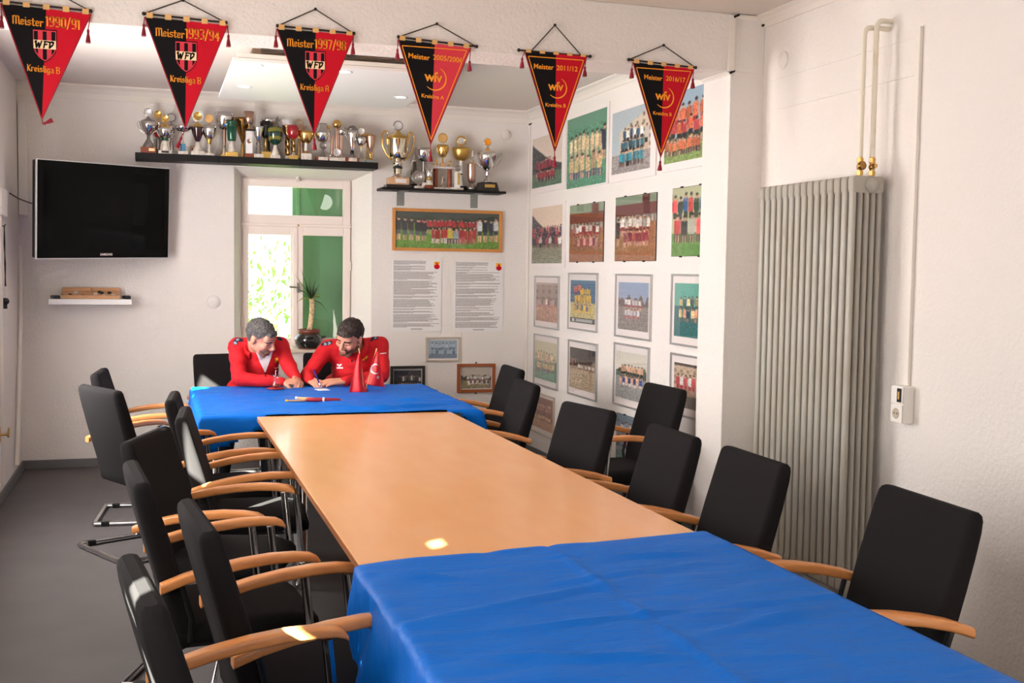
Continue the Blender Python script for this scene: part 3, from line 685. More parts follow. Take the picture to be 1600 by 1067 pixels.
cx, cz = (2.9005,2.746); disc('round painted junction cover high above the far trophy cup', 'b', cx, cz, .046)
cy, cz = (5.1752,2.6885); disc('round painted junction cover high on the radiator wall', 'r', cy, cz, .045)

# ================================================================ television, white shelf and the things on it
t = thing('television', 'large flat black television swung out from the wall on an arm', 'television', (-.324, 8.764, 1.974)); t.rotation_euler = (radians(3.6), radians(-1.3), radians(38.5))
W2, H2 = .56, .34
MB().box(-W2, W2, .006, .06, -H2, H2, .012).build('housing', 'black', t)
MB().box(-W2 - .006, W2 + .006, -.003, .014, -H2 - .006, H2 + .006, .002).build('silver_rim', 'silver_edge', t)
MB().box(-W2, W2, -.007, .004, -H2, H2, .003).build('bezel', 'bezel', t)
MB().box(-W2 + .045, W2 - .045, -.0085, -.006, -H2 + .062, H2 - .045).build('screen', 'dark_screen', t)
vs, fs = text_polys('SAMSUNG', .022, .0006, 1.05)
MB().add([(a, -.0078, b - H2 + .018) for a, b in vs], fs).build('brand_lettering', 'white_print', t)
MB().box(-.14, .14, .06, .10, -.15, .15, .01).tube([(0, .10, 0), (.05, .30, 0), (.235, .455, 0)], .022, 8).build('wall_arm', 'black', t)
o = MB().tube([(-.962, 8.66, 2.078), (-.90, 8.62, 2.04), (-.82, 8.60, 2.01), (-.74, 8.66, 2.0)], .005, 6).build('television_cable', 'cable'); tag(o, 'thin cable running from the side wall to the television', 'cable')
wx0, wz = (-0.7519,1.3215); wx1, _z = (-0.1559,1.325)
o = MB().box(wx0, wx1, 9.07, YB, wz - .042, wz, .004).build('wall_shelf', 'white'); tag(o, 'short white floating shelf below the television', 'shelf')
t = thing('wooden_tray', 'shallow pale wooden tray divided in two on the white shelf', 'tray', (wx0 + .30, 9.11, wz)); TT = Matrix.Rotation(radians(26), 3, 'X'); t.rotation_euler = (radians(26), 0, 0)
mb = MB().box(-.20, .20, .01, .13, 0, .008).box(-.21, .21, 0, .012, 0, .030, .003).box(-.21, .21, .125, .137, 0, .030, .003).box(-.21, -.198, .01, .13, 0, .030, .003).box(.198, .21, .01, .13, 0, .030, .003).box(-.006, .006, .01, .13, 0, .028)
mb.build('box', 'wood_pale', t)
for k in range(9):
    o = MB().lathe([(0, 0), (.014, 0), (.016, .003), (.016, .006), (.014, .009), (0, .009)], n=14).build('game_piece', 'white' if k % 2 else 'onyx')
    tag(o, 'pale round draughts piece lying in the wooden tray' if k % 2 else 'dark round draughts piece lying in the wooden tray', 'game piece', 'pale draughts pieces in the tray' if k % 2 else 'dark draughts pieces in the tray')
    q = TT @ Vector(((-.15, -.11, -.06, .03, .06, .09, .13, .16, .075)[k], .062 + (-.02, .022, -.03, .0, .032, -.026, .02, -.02, 0)[k], .0082 + (.009 if k == 8 else 0))); o.location = Vector((wx0 + .30, 9.11, wz)) + q; o.rotation_euler = (radians(26), 0, 0)
for x, l, w_, lab in ((wx0 + .045, .15, .05, 'black remote control at the end of the white shelf closest to the side wall'), (wx0 + .555, .12, .042, 'small dark remote control beside the open end of the wooden tray')):
    r_ = thing('remote_control', lab, 'remote control', (x, 9.15, wz), .25)
    MB().box(-w_ / 2, w_ / 2, -l / 2, l / 2, 0, .026, .007).build('case', 'black', r_)
    for i in range(3):
        for j in range(4): MB().box(-.016 + i * .012, -.008 + i * .012, -.05 + j * .02, -.04 + j * .02, .026, .0285).build('button', 'pewter', r_)
# whistle on a lanyard, hook, brass handle on the side wall
t = thing('whistle', 'black whistle hanging on a black lanyard from a hook on the side wall', 'whistle', (XL + .03, 8.15, 1.83))
MB().tube([(-.03, 0, 0), (.0, 0, 0), (.008, 0, .014)], .004, 6).build('hook', 'black', t)
MB().tube([(0, -.006, 0), (.004, -.012, -.12), (.0, -.004, -.25), (.004, 0, -.40)], .004, 6).tube([(0, .006, 0), (-.004, .012, -.12), (.004, .006, -.25), (.0, 0, -.40)], .004, 6).build('lanyard', 'black', t)
MB().tube([(0, 0, -.40), (0, 0, -.47)], .003, 6).build('clip', 'chrome', t)
MB().lathe([(0, -.014), (.024, -.014), (.024, .014), (0, .014)], (0, 0, -.50), 16, axis='Y').box(-.012, .012, -.012, .012, -.55, -.505, .004).build('body', 'black', t)
t = thing('window_handle', 'brass lever handle low on the side wall', 'handle', (XL + .02, 7.97, .46))
MB().box(-.02, -.008, -.02, .02, -.05, .05, .004).build('plate', 'brass', t)
MB().tube([(-.01, 0, 0), (.03, 0, 0), (.034, .03, -.02), (.034, .08, .03)], .008, 8).build('lever', 'brass', t)

# ================================================================ trophies
SH1 = 2.4425
for k, (a, b, lab) in enumerate(((-0.1253, 0.5028, 'black floating shelf section over the television corner, holding the silver cup on brown wood'),
        (0.5057, 1.1244, 'black floating shelf section above the window, holding the green cups'),
        (1.1274, 1.7473, 'black floating shelf section holding the gold ball trophy and bronze flute'))):
    o = MB().box(a, b, 9.07, YB, SH1 - .052, SH1, .003).build('wall_shelf', 'shelf'); tag(o, lab, 'shelf', 'black floating trophy shelves')
SH2 = 2.2478
sa, sb = 1.7784, 2.8371
t = thing('bracket_shelf', 'thin dark shelf on two grey metal brackets holding the biggest gold cup', 'shelf', ((sa + sb) / 2, 9.29, SH2))
hw = (sb - sa) / 2
MB().box(-hw, hw, -.23, 0, -.020, 0, .002).build('board', 'shelf', t)
for bx in (1.9796, 2.6203):
    x = bx - (sa + sb) / 2
    MB().box(x - .032, x + .032, -.004, 0, -.135, -.02, .001).box(x - .032, x + .032, -.20, 0, -.024, -.02, .001).build('bracket', 'metal_grey', t)
    for i in range(3): MB().lathe([(0, 0), (.005, 0), (.004, .003), (0, .003)], (x + (-.015, .012, 0)[i], -.004, -.05 - .03 * i), 8, axis='Y').build('screw', 'silver', t)

PXA, PXB = 0.0049, 0.0053
def tro(px, x, y, z0, label, parts, group):
    s = PXA + (PXB - PXA) * (px - 230) / 530.0
    t = thing('trophy', label, 'trophy', (x, y, z0), 0, group)
    for p in parts:
        nm, m, kind = p[0], p[1], p[2]; a = p[3:]; mb = MB()
        if kind == 'box':       # w, depth, z0, z1, xoff
            w_, d_, za, zb = a[:4]; xo = a[4] if len(a) > 4 else 0; yo = a[5] if len(a) > 5 else 0
            mb.box((xo - w_ / 2) * s, (xo + w_ / 2) * s, (yo - d_ / 2) * s, (yo + d_ / 2) * s, za * s, zb * s, .25 * s * 1.5)
        elif kind == 'taper':   # w0, w1, z0, z1
            w0, w1, za, zb = a; mb.loft([[(i * w / 2 * s, j * w * .38 * s, z * s) for i, j in ((-1, -1), (1, -1), (1, 1), (-1, 1))] for w, z in ((w0, za), (w0, za + 1), (w1, zb - 1), (w1 * .96, zb))], smooth=False)
        elif kind == 'lathe':
            xo = a[1] if len(a) > 1 else 0; yo = a[2] if len(a) > 2 else 0; mb.lathe([(r * s, z * s) for r, z in a[0]], (xo * s, yo * s, 0), 22)
        elif kind == 'bowl':    # r0, r1, z0, z1 (round bowl)
            r0, r1, za, zb = a[:4]; h = zb - za; xo = a[4] if len(a) > 4 else 0
            pr = [(r0, za)] + [(r0 + (r1 - r0) * sin(q * pi / 2) ** .9, za + h * (1 - cos(q * pi / 2)) ) for q in (.12, .25, .4, .55, .7, .85, 1)] + [(r1 * .95, zb), (r1 * .93, zb - .4), (r1 * .7, zb - h * .35), (.0, zb - h * .7)]
            mb.lathe([(r * s * 1.1, z * s) for r, z in pr], (xo * s, 0, 0), 24)
        elif kind == 'flute':   # r0, r1, z0, z1
            r0, r1, za, zb = a[:4]; h = zb - za; xo = a[4] if len(a) > 4 else 0
            pr = [(r0 * .6, za), (r0, za + h * .06), (r0 + (r1 - r0) * .55, za + h * .45), (r1 * .97, za + h * .9), (r1, zb), (r1 * .9, zb), (r1 * .85, zb - 1), (0, zb - h * .3)]
            mb.lathe([(r * s * 1.1, z * s) for r, z in pr], (xo * s, 0, 0), 22)
        elif kind == 'ball': mb.ball((a[2] * s if len(a) > 2 else 0, (a[3] * s if len(a) > 3 else 0), a[1] * s), a[0] * s, 18, 12)
        elif kind == 'disc':    # r, z, x, y : coin facing the room
            xo = a[2] if len(a) > 2 else 0; yo = a[3] if len(a) > 3 else 0
            mb.lathe([(0, .0), (a[0] * s, 0), (a[0] * s, .8 * s), (a[0] * .9 * s, 1.1 * s), (a[0] * .85 * s, .8 * s), (0, .9 * s)], (xo * s, yo * s, a[1] * s), 22, axis='Y')
        elif kind == 'ring':    # r_out, r_in, z, x
            ro, ri, zc = a[:3]; xo = a[3] if len(a) > 3 else 0; n = 28
            mb.tube([(xo * s + (ro + ri) / 2 * s * cos(2 * pi * i / n), 0, zc * s + (ro + ri) / 2 * s * sin(2 * pi * i / n)) for i in range(n + 1)], (ro - ri) / 2 * s, 8, cap=False)
            for i in range(14): mb.ball((xo * s + ro * s * cos(2 * pi * i / 14), 0, zc * s + ro * s * sin(2 * pi * i / 14)), (ro - ri) * .33 * s, 6, 4)
        elif kind == 'handles':  # path points (x,z), radius : mirrored
            for sg in (-1, 1):
                hm = MB(); hm.tube(fillet([(sg * q[0] * s, 0, q[1] * s) for q in a[0]], 3 * s, 4), a[1] * s, 8); hm.build('handle', m, t)
            continue
        elif kind == 'twist':   # r, z0, z1 barley-sugar stem
            r_, za, zb = a[:3]; xo = a[3] if len(a) > 3 else 0
            rings = []
            for i in range(25):
                z = za + (zb - za) * i / 24; rings.append([(xo * s + r_ * s * (.75 + .25 * cos(3 * (q := 2 * pi * j / 18) + i * .6)) * cos(q), r_ * s * (.75 + .25 * cos(3 * q + i * .6)) * sin(q), z * s) for j in range(18)])
            mb.loft(rings)
        elif kind == 'figure':  # x, z, height : small running footballer
            xo, zc, h = a; P_ = lambda u, v, w_=0: ((xo + u * h) * s, w_ * h * s, (zc + v * h) * s)
            mb.ball(P_(.03, .92), .08 * h * s, 8, 6).cap(P_(0, .5), P_(.02, .8), .09 * h * s, .10 * h * s, 8).cap(P_(0, .5), P_(.12, .25), .07 * h * s, .05 * h * s, 6).cap(P_(.12, .25), P_(.02, .03), .05 * h * s, .035 * h * s, 6)
            mb.cap(P_(0, .5), P_(-.10, .28), .07 * h * s, .05 * h * s, 6).cap(P_(-.10, .28), P_(-.28, .22), .045 * h * s, .03 * h * s, 6).cap(P_(.02, .77), P_(.2, .66), .045 * h * s, .03 * h * s, 6).cap(P_(.02, .77), P_(-.18, .72), .045 * h * s, .03 * h * s, 6).cap(P_(.2, .66), P_(.26, .82), .03 * h * s, .025 * h * s, 6)
            mb.lathe([(0, 0), (.14 * h * s, 0), (.14 * h * s, .04 * h * s), (0, .04 * h * s)], (xo * s, 0, zc * s), 10)
        mb.build(nm, m, t)
    return t
def lid(r, z0, z1): return [(r, z0), (r * .96, z0 + 1), (r * .72, z0 + (z1 - z0) * .35), (r * .34, z0 + (z1 - z0) * .6), (r * .14, z0 + (z1 - z0) * .85), (r * .16, z1), (0, z1)]
def foot(r, z0, z1, t=.3): return [(0, z0), (r, z0), (r, z0 + 1), (r * .8, z0 + (z1 - z0) * .3), (r * t * 1.1, z0 + (z1 - z0) * .7), (r * t, z1), (0, z1)]
YF, YM, YK = 9.115, 9.165, 9.235
X1 = {
232:-0.0281,258:0.094,286:0.2267,309:0.3367,327:0.4233,351:0.5396,362:0.5932,389:0.7257,404:0.7999,430:0.9293,450:1.0296,458:1.0699,478:1.1712,504:1.304,526:1.4172,550:1.5418,564:1.6149,579:1.6936,
247:0.0428,268:0.143,301:0.3019,379:0.6847,414:0.8598,420:0.89,433:0.9557,467:1.1289,474:1.1648,574:1.6875}
X2 = { 622:1.9234,653:2.0903,670:2.1826,693:2.3083,713:2.4185,737:2.5518,762:2.6919,646:2.0749,662:2.1625,720:2.4842 }
GA, GB = 'trophies on the black floating shelves', 'trophies on the bracket shelf'
def t1(px, y, lab, parts): tro(px, X1[px], y, SH1, lab, parts, GA)
def t2(px, y, lab, parts): tro(px, X2[px], y, SH2, lab, parts, GB)
t1(232, YF, 'silver lidded trophy cup with two handles on a red brown wooden base', [('base', 'wood_red', 'box', 23, 20, 0, 9), ('plaque', 'plaque', 'box', 9, 1, 2.5, 7, 5, -10.2), ('stem', 'pewter', 'lathe', foot(9, 9, 28, .25)), ('cup', 'silver', 'lathe', [(2, 27), (5, 30), (9, 35), (12.5, 42), (14, 48), (13, 48.5), (0, 48.5)]),
   ('lid', 'pewter', 'lathe', lid(13, 48, 57)), ('handle', 'silver', 'handles', [(6, 31), (13, 36), (17, 46), (14, 49), (12, 46)], .9), ('medallion', 'plaque_silver', 'disc', 5.5, 63), ('medallion_ring', 'silver', 'ring', 6.8, 5.6, 63)])
t1(247, YK, 'small red enamel cup on a black figure stem, partly behind the silver lidded trophy', [('base', 'onyx', 'box', 9, 9, 0, 6), ('stem', 'pewter', 'lathe', [(3, 6), (5, 12), (3, 18), (5, 24), (2, 30)]), ('cup', 'red_enamel', 'bowl', 2, 9, 28, 46), ('medallion', 'gold', 'disc', 6, 64), ('medallion_stem', 'gold', 'lathe', [(1, 46), (1, 58)])])
t1(258, YF, 'silver bowl trophy with golden lid and a green knot on its cream stem', [('base', 'marble', 'box', 20, 16, 0, 5), ('plaque', 'onyx', 'box', 11, 1, 1, 4, 0, -8.2), ('stem', 'marble', 'lathe', foot(7, 5, 22, .5)), ('stem_wing', 'pale_gold', 'handles', [(4, 20), (6, 12), (7, 6)], .9), ('knot', 'green_enamel', 'lathe', [(2, 20), (5, 21), (5.5, 23), (3, 25)]),
   ('cup', 'silver', 'bowl', 2.5, 12, 24, 40), ('lid', 'gold', 'lathe', lid(9, 40, 49)), ('medallion', 'gold', 'disc', 6, 55)])
t1(268, YK, 'slim silver trophy with a grey ring medallion, behind the golden lidded bowl', [('base', 'marble', 'box', 10, 10, 0, 5), ('stem', 'silver', 'lathe', foot(5, 5, 34, .4)), ('cup', 'silver', 'bowl', 2, 7, 34, 46), ('lid', 'pewter', 'lathe', lid(6, 46, 53)), ('medallion', 'plaque_silver', 'disc', 5.4, 60), ('medallion_ring', 'pewter', 'ring', 7, 5.6, 60)])
t1(286, YF, 'silver bowl trophy on a blue column, behind a pennant tassel', [('base', 'marble', 'box', 15, 13, 0, 5), ('column', 'blue_band', 'box', 8, 6, 5, 17), ('column_edge', 'navy', 'box', 1.4, 6.2, 5, 17, -3), ('stem', 'silver', 'lathe', [(2, 17), (1.3, 22), (1.3, 33), (2, 36)]), ('cup', 'silver', 'bowl', 2, 12, 35, 45), ('cup_handle', 'pewter', 'handles', [(9, 40), (15, 42), (14, 46), (11, 44)], .9), ('lid', 'silver', 'lathe', lid(10, 45, 52)), ('medallion', 'plaque_silver', 'disc', 5, 58)])
t1(301, YK, 'small pale wooden plaque standing behind the burgundy cup', [('board', 'wood_pale', 'box', 7, 3, 0, 17), ('emblem', 'onyx', 'box', 3, .6, 6, 13, .5, -1.7)])
t1(309, YF, 'burgundy enamel trophy cup with a big gold medallion on white marble', [('base', 'marble', 'box', 21, 16, 0, 6), ('stem', 'marble', 'lathe', foot(8, 6, 21, .38)), ('cup', 'burgundy', 'lathe', [(2.5, 20), (5, 25), (8, 33), (10.4, 42), (10.4, 43.5), (9.8, 43.5), (0, 43)]), ('lid', 'gold_soft', 'lathe', lid(8.5, 43.5, 53)), ('medallion', 'gold', 'disc', 6.6, 61), ('medallion_ring', 'white', 'ring', 8.8, 6.8, 61)])
t1(327, YF, 'silver bowl trophy with a pale medallion and yellow knot on a thin white stem', [('base', 'marble', 'box', 15, 12, 0, 4), ('stem', 'marble', 'lathe', [(4, 4), (2.6, 6), (2.2, 12), (2.4, 18)]), ('knot', 'gold_soft', 'lathe', [(2, 18), (3, 19), (3.2, 22), (5, 26), (3, 28)]), ('cup', 'silver', 'bowl', 3, 10, 26, 46), ('rim', 'silver', 'lathe', lid(8, 46, 51)), ('medallion', 'tan', 'disc', 6.5, 58), ('handle', 'gold', 'handles', [(8, 30), (10.5, 36), (10, 44)], .7)])
t1(351, YM, 'large silver bowl trophy on a slender copper column with golden tripod foot', [('base', 'gold_soft', 'box', 10, 9, 0, 4), ('foot', 'pale_gold', 'lathe', foot(6, 4, 19, .4)), ('column', 'copper', 'lathe', [(2.6, 18), (2.6, 43)]), ('cup', 'silver', 'bowl', 3, 14, 42, 69)])
t1(362, YF - .01, 'green bucket shaped trophy on a speckled marble stem and gold base', [('base', 'gold_soft', 'box', 19, 14, 0, 7), ('stem', 'marble', 'lathe', foot(7, 7, 25, .5)), ('cup', 'green_enamel', 'lathe', [(3, 24), (6, 25), (6.4, 28), (7.8, 46), (9, 46.5), (9, 49), (8.2, 49.5), (8.4, 51.5), (9.4, 52), (9.4, 55), (8.4, 55), (0, 50)])])
t1(379, YK, 'tall dark bronze cup standing behind the white column trophy', [('base', 'wood_pale', 'box', 14, 10, 0, 3), ('stem', 'gold', 'lathe', [(4, 3), (2, 8), (3.5, 12), (2, 17), (3, 21), (1.5, 25)]), ('cup', 'bronze', 'flute', 2, 11.5, 24, 64)])
t1(389, YF, 'copper beaker trophy on a white column with a coin on its front', [('base', 'wood_red', 'box', 14, 11, 0, 6), ('column', 'white', 'box', 10, 8, 6, 41), ('coin', 'copper', 'disc', 3.6, 25, 0, -4.2), ('cap', 'onyx', 'box', 13, 10, 41, 44), ('neck', 'gold', 'lathe', [(4, 44), (1.6, 48), (2.4, 53)]), ('cup', 'copper', 'lathe', [(4.5, 52), (6, 53), (8.2, 71.5), (7.6, 71.5), (0, 66)])])
t1(404, YF, 'plain silver goblet on a figured pewter stem and marble base', [('base', 'marble', 'box', 14, 11, 0, 6), ('stem', 'pewter', 'lathe', [(4.5, 6), (3.5, 10), (4.2, 15), (2.6, 18), (4.2, 22), (2, 27)]), ('cup', 'silver', 'flute', 3, 8, 26, 49)])
t1(414, YM, 'dark cup on a golden stem and tall pale gold base beside the silver goblet', [('base', 'gold_soft', 'box', 15, 12, 0, 11), ('stem', 'gold', 'lathe', [(5, 11), (3, 14), (1.6, 20), (3, 24), (1.6, 32)]), ('cup', 'onyx', 'bowl', 2, 8, 32, 58)])
t1(420, YK, 'wide silver bowl trophy high at the back between goblet and striped cup', [('base', 'onyx', 'box', 10, 8, 0, 5), ('column', 'onyx', 'lathe', [(2.4, 5), (2.4, 52)]), ('cup', 'silver', 'bowl', 3, 11, 51, 65)])
t1(430, YF, 'green and gold striped enamel cup on a white marble stem', [('base', 'marble', 'box', 15, 12, 0, 5), ('stem', 'marble', 'lathe', foot(7, 5, 22, .42)), ('cup', 'ped_stripe', 'lathe', [(2.5, 21), (7, 24), (10.5, 30), (12, 38), (12, 49), (11.3, 49), (0, 44)])])
t1(433, YK, 'pewter footballer figure trophy at the back behind the striped cup', [('base', 'onyx', 'box', 10, 8, 0, 8), ('column', 'pewter', 'lathe', [(3, 8), (2.4, 48), (4, 50)]), ('figure', 'pewter', 'figure', 0, 50, 19)])
t1(450, YM, 'white topped copper goblet on a twisted golden stem behind the red cup', [('base', 'marble', 'box', 8, 9, 0, 6), ('stem', 'bronze', 'twist', 4, 6, 36), ('cup', 'copper', 'flute', 3, 8, 36, 54), ('rim', 'white', 'lathe', [(8, 53), (8.6, 62), (7.8, 62), (7, 55)])])
t1(458, YF, 'glossy red enamel cup on a twisted golden stem', [('base', 'gold_soft', 'box', 14, 11, 0, 6), ('foot', 'pale_gold', 'lathe', foot(5.5, 6, 12, .6)), ('stem', 'bronze', 'twist', 3.8, 11, 33), ('cup', 'red_enamel', 'lathe', [(2.5, 32), (6, 34), (8.4, 39), (9, 45), (9, 53), (8.3, 53), (0, 48)]), ('handle', 'gold', 'handles', [(8, 38), (11, 42), (11, 50), (8.6, 52)], .6)])
t1(467, YK, 'thin golden wreath trophy at the back above the red cup', [('base', 'onyx', 'box', 9, 8, 0, 5), ('stem', 'gold', 'lathe', [(2, 5), (1, 20), (1, 54)]), ('wreath', 'gold', 'ring', 6, 4.6, 60)])
t1(474, YK, 'copper twin tube trophy behind the golden bowl', [('base', 'wood_red', 'box', 12, 9, 0, 5), ('tube', 'copper', 'lathe', [(2.4, 5), (2.4, 58)], -3), ('tube', 'copper', 'lathe', [(2.4, 5), (2.4, 56)], 3)])
t1(478, YF, 'golden bowl trophy on a short white column and blocky marble base', [('base', 'marble', 'box', 16, 12, 0, 10), ('foot', 'gold', 'lathe', [(4.5, 10), (4.2, 12), (2.6, 14)]), ('column', 'white', 'lathe', [(2.3, 13), (2.3, 27)]), ('cup', 'gold', 'bowl', 2.4, 11, 26, 45), ('handle', 'gold', 'handles', [(8, 31), (13, 36), (13, 43), (10.5, 42)], .7)])
t1(504, YF, 'silver globe shaped trophy with a grey medal on its stem, red sided base', [('base', 'wood_red', 'box', 22, 13, 0, 5.5), ('plaque', 'marble', 'box', 15, 1, .4, 5.4, 0, -6.6), ('stem', 'pewter', 'lathe', [(5, 5.5), (3, 9), (2, 16), (2, 28)]), ('medal', 'pewter', 'disc', 6, 23, 0, -3), ('cup', 'silver', 'bowl', 2.5, 11, 29, 46), ('rim', 'silver', 'lathe', [(11, 46), (9.6, 49), (8, 50), (7, 58), (6.4, 58), (6, 52)]), ('side_ball', 'gold', 'ball', 3, 53, 9)])
t1(526, YF, 'gold ball trophy on brown columns with a silver medal at the foot', [('base', 'marble', 'box', 25, 14, 0, 5.5), ('column', 'copper', 'lathe', [(3, 5.5), (3, 52)], 0, 1), ('column', 'copper', 'lathe', [(2.5, 5.5), (2.5, 40)], -7, 3), ('column', 'copper', 'lathe', [(2.5, 5.5), (2.5, 42)], 7, 3), ('small_cup', 'silver', 'bowl', 1.5, 5.5, 41, 50, 8), ('medal', 'plaque_silver', 'disc', 6, 14, 0, -4), ('medal_foot', 'silver', 'lathe', [(2, 5.5), (1, 8)], 0, -4), ('small_ball', 'silver', 'ball', 2.6, 8.2, -9.5, -2), ('ball', 'gold', 'ball', 7.2, 58)])
t1(550, YF, 'silver jug trophy with lid and curved handle on a red brown base', [('base', 'wood_red', 'box', 21, 13, 0, 6.5), ('plaque', 'marble', 'box', 13, 1, .6, 6, 0, -6.6), ('foot', 'pewter', 'lathe', foot(6, 6.5, 13, .5)), ('ring', 'onyx', 'lathe', [(0, 13), (2.9, 13), (2.9, 18), (0, 18)]), ('jug', 'silver', 'lathe', [(2, 18), (3, 20), (6, 34), (8.6, 45), (8.2, 50), (0, 50)]), ('lid', 'pewter', 'lathe', [(8, 50), (8.6, 51), (6, 55), (3, 57), (0, 57.5)]), ('handle', 'pewter', 'handles', [(7, 36), (12, 44), (11.5, 54), (8, 50)], .8)])
t1(564, YF, 'little silver bowl trophy with a thin gold ring on a slim stem', [('base', 'metal_grey', 'box', 12, 10, 0, 5), ('stem', 'silver', 'lathe', [(3.5, 5), (2, 8), (2, 23)]), ('knot', 'gold_soft', 'lathe', [(1.5, 22), (2, 24), (1.5, 27)]), ('cup', 'silver', 'bowl', 2, 7, 26, 39), ('holder', 'pewter', 'lathe', lid(6, 39, 43)), ('medallion', 'plaque_silver', 'disc', 5.4, 49), ('medallion_ring', 'gold_soft', 'ring', 6.4, 5.5, 49)])
t1(574, YK, 'golden lobed cup at the back behind the bronze flute', [('base', 'onyx', 'box', 10, 8, 0, 5), ('stem', 'gold', 'lathe', [(3, 5), (1.4, 12), (1.4, 34)]), ('cup', 'gold', 'bowl', 2, 8, 33, 47), ('handle', 'gold', 'handles', [(6, 36), (10, 40), (10, 46), (8, 45)], .8)])
t1(579, YF, 'bronze flute trophy on a golden stem at the end of the shelf', [('base', 'metal_grey', 'box', 15, 11, 0, 4.5), ('stem', 'gold', 'lathe', [(4, 4.5), (2, 7), (2, 10), (3.6, 12), (3.4, 14), (1.8, 18)]), ('cup', 'copper', 'flute', 2.6, 7.4, 17, 43)])
t2(622, 9.14, 'biggest golden trophy cup with scroll handles and lid on a wood and black plinth', [('plinth', 'onyx', 'box', 40, 26, 0, 5), ('base', 'wood_pale', 'box', 32, 22, 5, 16), ('plaque', 'plaque_silver', 'box', 18, 1, 7.5, 14, 3, -11.2), ('foot', 'pale_gold', 'lathe', foot(12, 16, 22, .55)), ('stem', 'pale_gold', 'lathe', [(6.3, 21), (6.3, 31)]), ('ring', 'onyx', 'lathe', [(0, 30.5), (7.6, 30.5), (7.6, 33.5), (0, 33.5)]), ('knob', 'pale_gold', 'lathe', [(5, 33), (7.6, 37), (7.6, 41), (5, 45)]),
   ('cup', 'pale_gold', 'lathe', [(4, 44), (11, 45), (14.5, 49), (16.2, 56), (16.8, 76), (17.4, 77), (0, 77)]), ('emblem', 'gold_soft', 'lathe', [(0, 0)]) if False else ('rim', 'gold_soft', 'lathe', [(17.2, 76.2), (17.9, 77), (17.2, 78)]), ('lid', 'gold_soft', 'lathe', lid(17, 78, 91)), ('handle', 'gold', 'handles', [(10, 43), (17, 50), (25, 66), (26, 82), (21, 90), (16, 86), (18, 78), (16.5, 68)], 1.3), ('medallion', 'plaque_silver', 'disc', 6.2, 98), ('medallion_ring', 'pewter', 'ring', 7.8, 6.2, 98)])
t2(646, 9.22, 'slim silver lidded tube trophy behind the round grey plaque', [('base', 'onyx', 'box', 12, 9, 0, 8), ('stem', 'pewter', 'lathe', [(3, 8), (2, 14), (3, 22)]), ('cup', 'silver', 'lathe', [(3, 21), (5.4, 23), (5.4, 44), (6, 44.5), (5, 46), (1, 49), (1.6, 52), (.6, 57), (0, 57)])])
t2(653, 9.11, 'round pewter plaque medal on a small white base with a white cube', [('base', 'marble', 'box', 14, 8, 0, 4), ('foot', 'pewter', 'lathe', [(3, 4), (2, 8)]), ('medal', 'pewter', 'disc', 11, 18), ('medal_boss', 'silver', 'disc', 5.5, 18, 0, -1), ('cube', 'marble', 'box', 8, 7, 0, 10, 10, 3)])
t2(662, 9.22, 'silver bowl trophy on a dark stem behind the beaker', [('base', 'onyx', 'box', 12, 9, 0, 6), ('stem', 'pewter', 'lathe', [(3.4, 6), (3.4, 46)]), ('cup', 'silver', 'bowl', 3, 13, 44, 66)])
t2(670, 9.11, 'plain silver beaker trophy with an orange band above a brown foot', [('base', 'wood_red', 'lathe', [(0, 0), (7.4, 0), (7.2, 6), (0, 6)]), ('foot', 'marble', 'lathe', foot(6.6, 6, 15, .62)), ('band', 'gold_soft', 'lathe', [(0, 14), (4.4, 14), (4.6, 19), (0, 19)]), ('cup', 'silver', 'lathe', [(4.4, 18.5), (5, 20), (7.2, 40), (6.6, 40), (0, 34)])])
t2(693, 9.16, 'double column wooden trophy with a platform, golden cup and little footballers', [('base', 'marble', 'box', 42, 18, 0, 3.5), ('column', 'wood_red', 'lathe', [(3.6, 3.5), (3.6, 33)], -11.5), ('column', 'wood_red', 'lathe', [(3.6, 3.5), (3.6, 33)], 11.5), ('platform', 'plaque_silver', 'box', 36, 16, 33, 36), ('pedestal', 'wood_pale', 'box', 8, 7, 36, 43), ('stem', 'gold', 'lathe', [(3, 43), (1.2, 45), (1.2, 52)]), ('cup', 'gold', 'bowl', 2, 8, 51, 71), ('cup_handle', 'gold', 'handles', [(5, 56), (9.5, 62), (9, 70), (7, 68)], .6), ('medallion', 'tan', 'disc', 6, 82), ('medallion_ring', 'gold_soft', 'ring', 8, 6.2, 82), ('figure', 'gold', 'figure', -10, 36, 13), ('figure', 'gold', 'figure', 11, 36, 13), ('figure', 'pale_gold', 'figure', 0, 3.5, 18)])
t2(713, 9.10, 'low white and gold column trophy with an oval dark medal', [('base', 'marble', 'box', 22, 8, 0, 3.5, -1), ('column', 'white', 'box', 9, 6, 3.5, 28), ('column_band', 'gold_soft', 'box', 4, 6.4, 8, 27, 2), ('medal', 'pewter', 'disc', 4.6, 34, 1.5)])
t2(720, 9.22, 'golden bowl trophy with a beaded ring on a white two part column', [('base', 'onyx', 'box', 15, 10, 0, 8, 4), ('foot', 'white', 'lathe', foot(5, 8, 26, .4)), ('ring', 'onyx', 'lathe', [(3, 26), (3, 28)]), ('column', 'white', 'lathe', [(3.1, 28), (3.1, 48)]), ('cup', 'gold_soft', 'bowl', 2.4, 13.4, 48, 69), ('medallion', 'plaque_silver', 'disc', 5.4, 80), ('medallion_ring', 'gold', 'ring', 8, 5.6, 80)])
t2(737, 9.13, 'copper coloured lidded cup topped by a small golden footballer', [('foot', 'pewter', 'lathe', [(0, 0), (7.6, 0), (7, 6), (3, 11), (2.6, 13), (0, 13)]), ('cup', 'copper', 'lathe', [(3, 12), (5.6, 15), (6.8, 24), (6.9, 41), (7.4, 42), (5, 44), (2, 45), (0, 45)]), ('figure', 'pale_gold', 'figure', 1, 45, 19)])
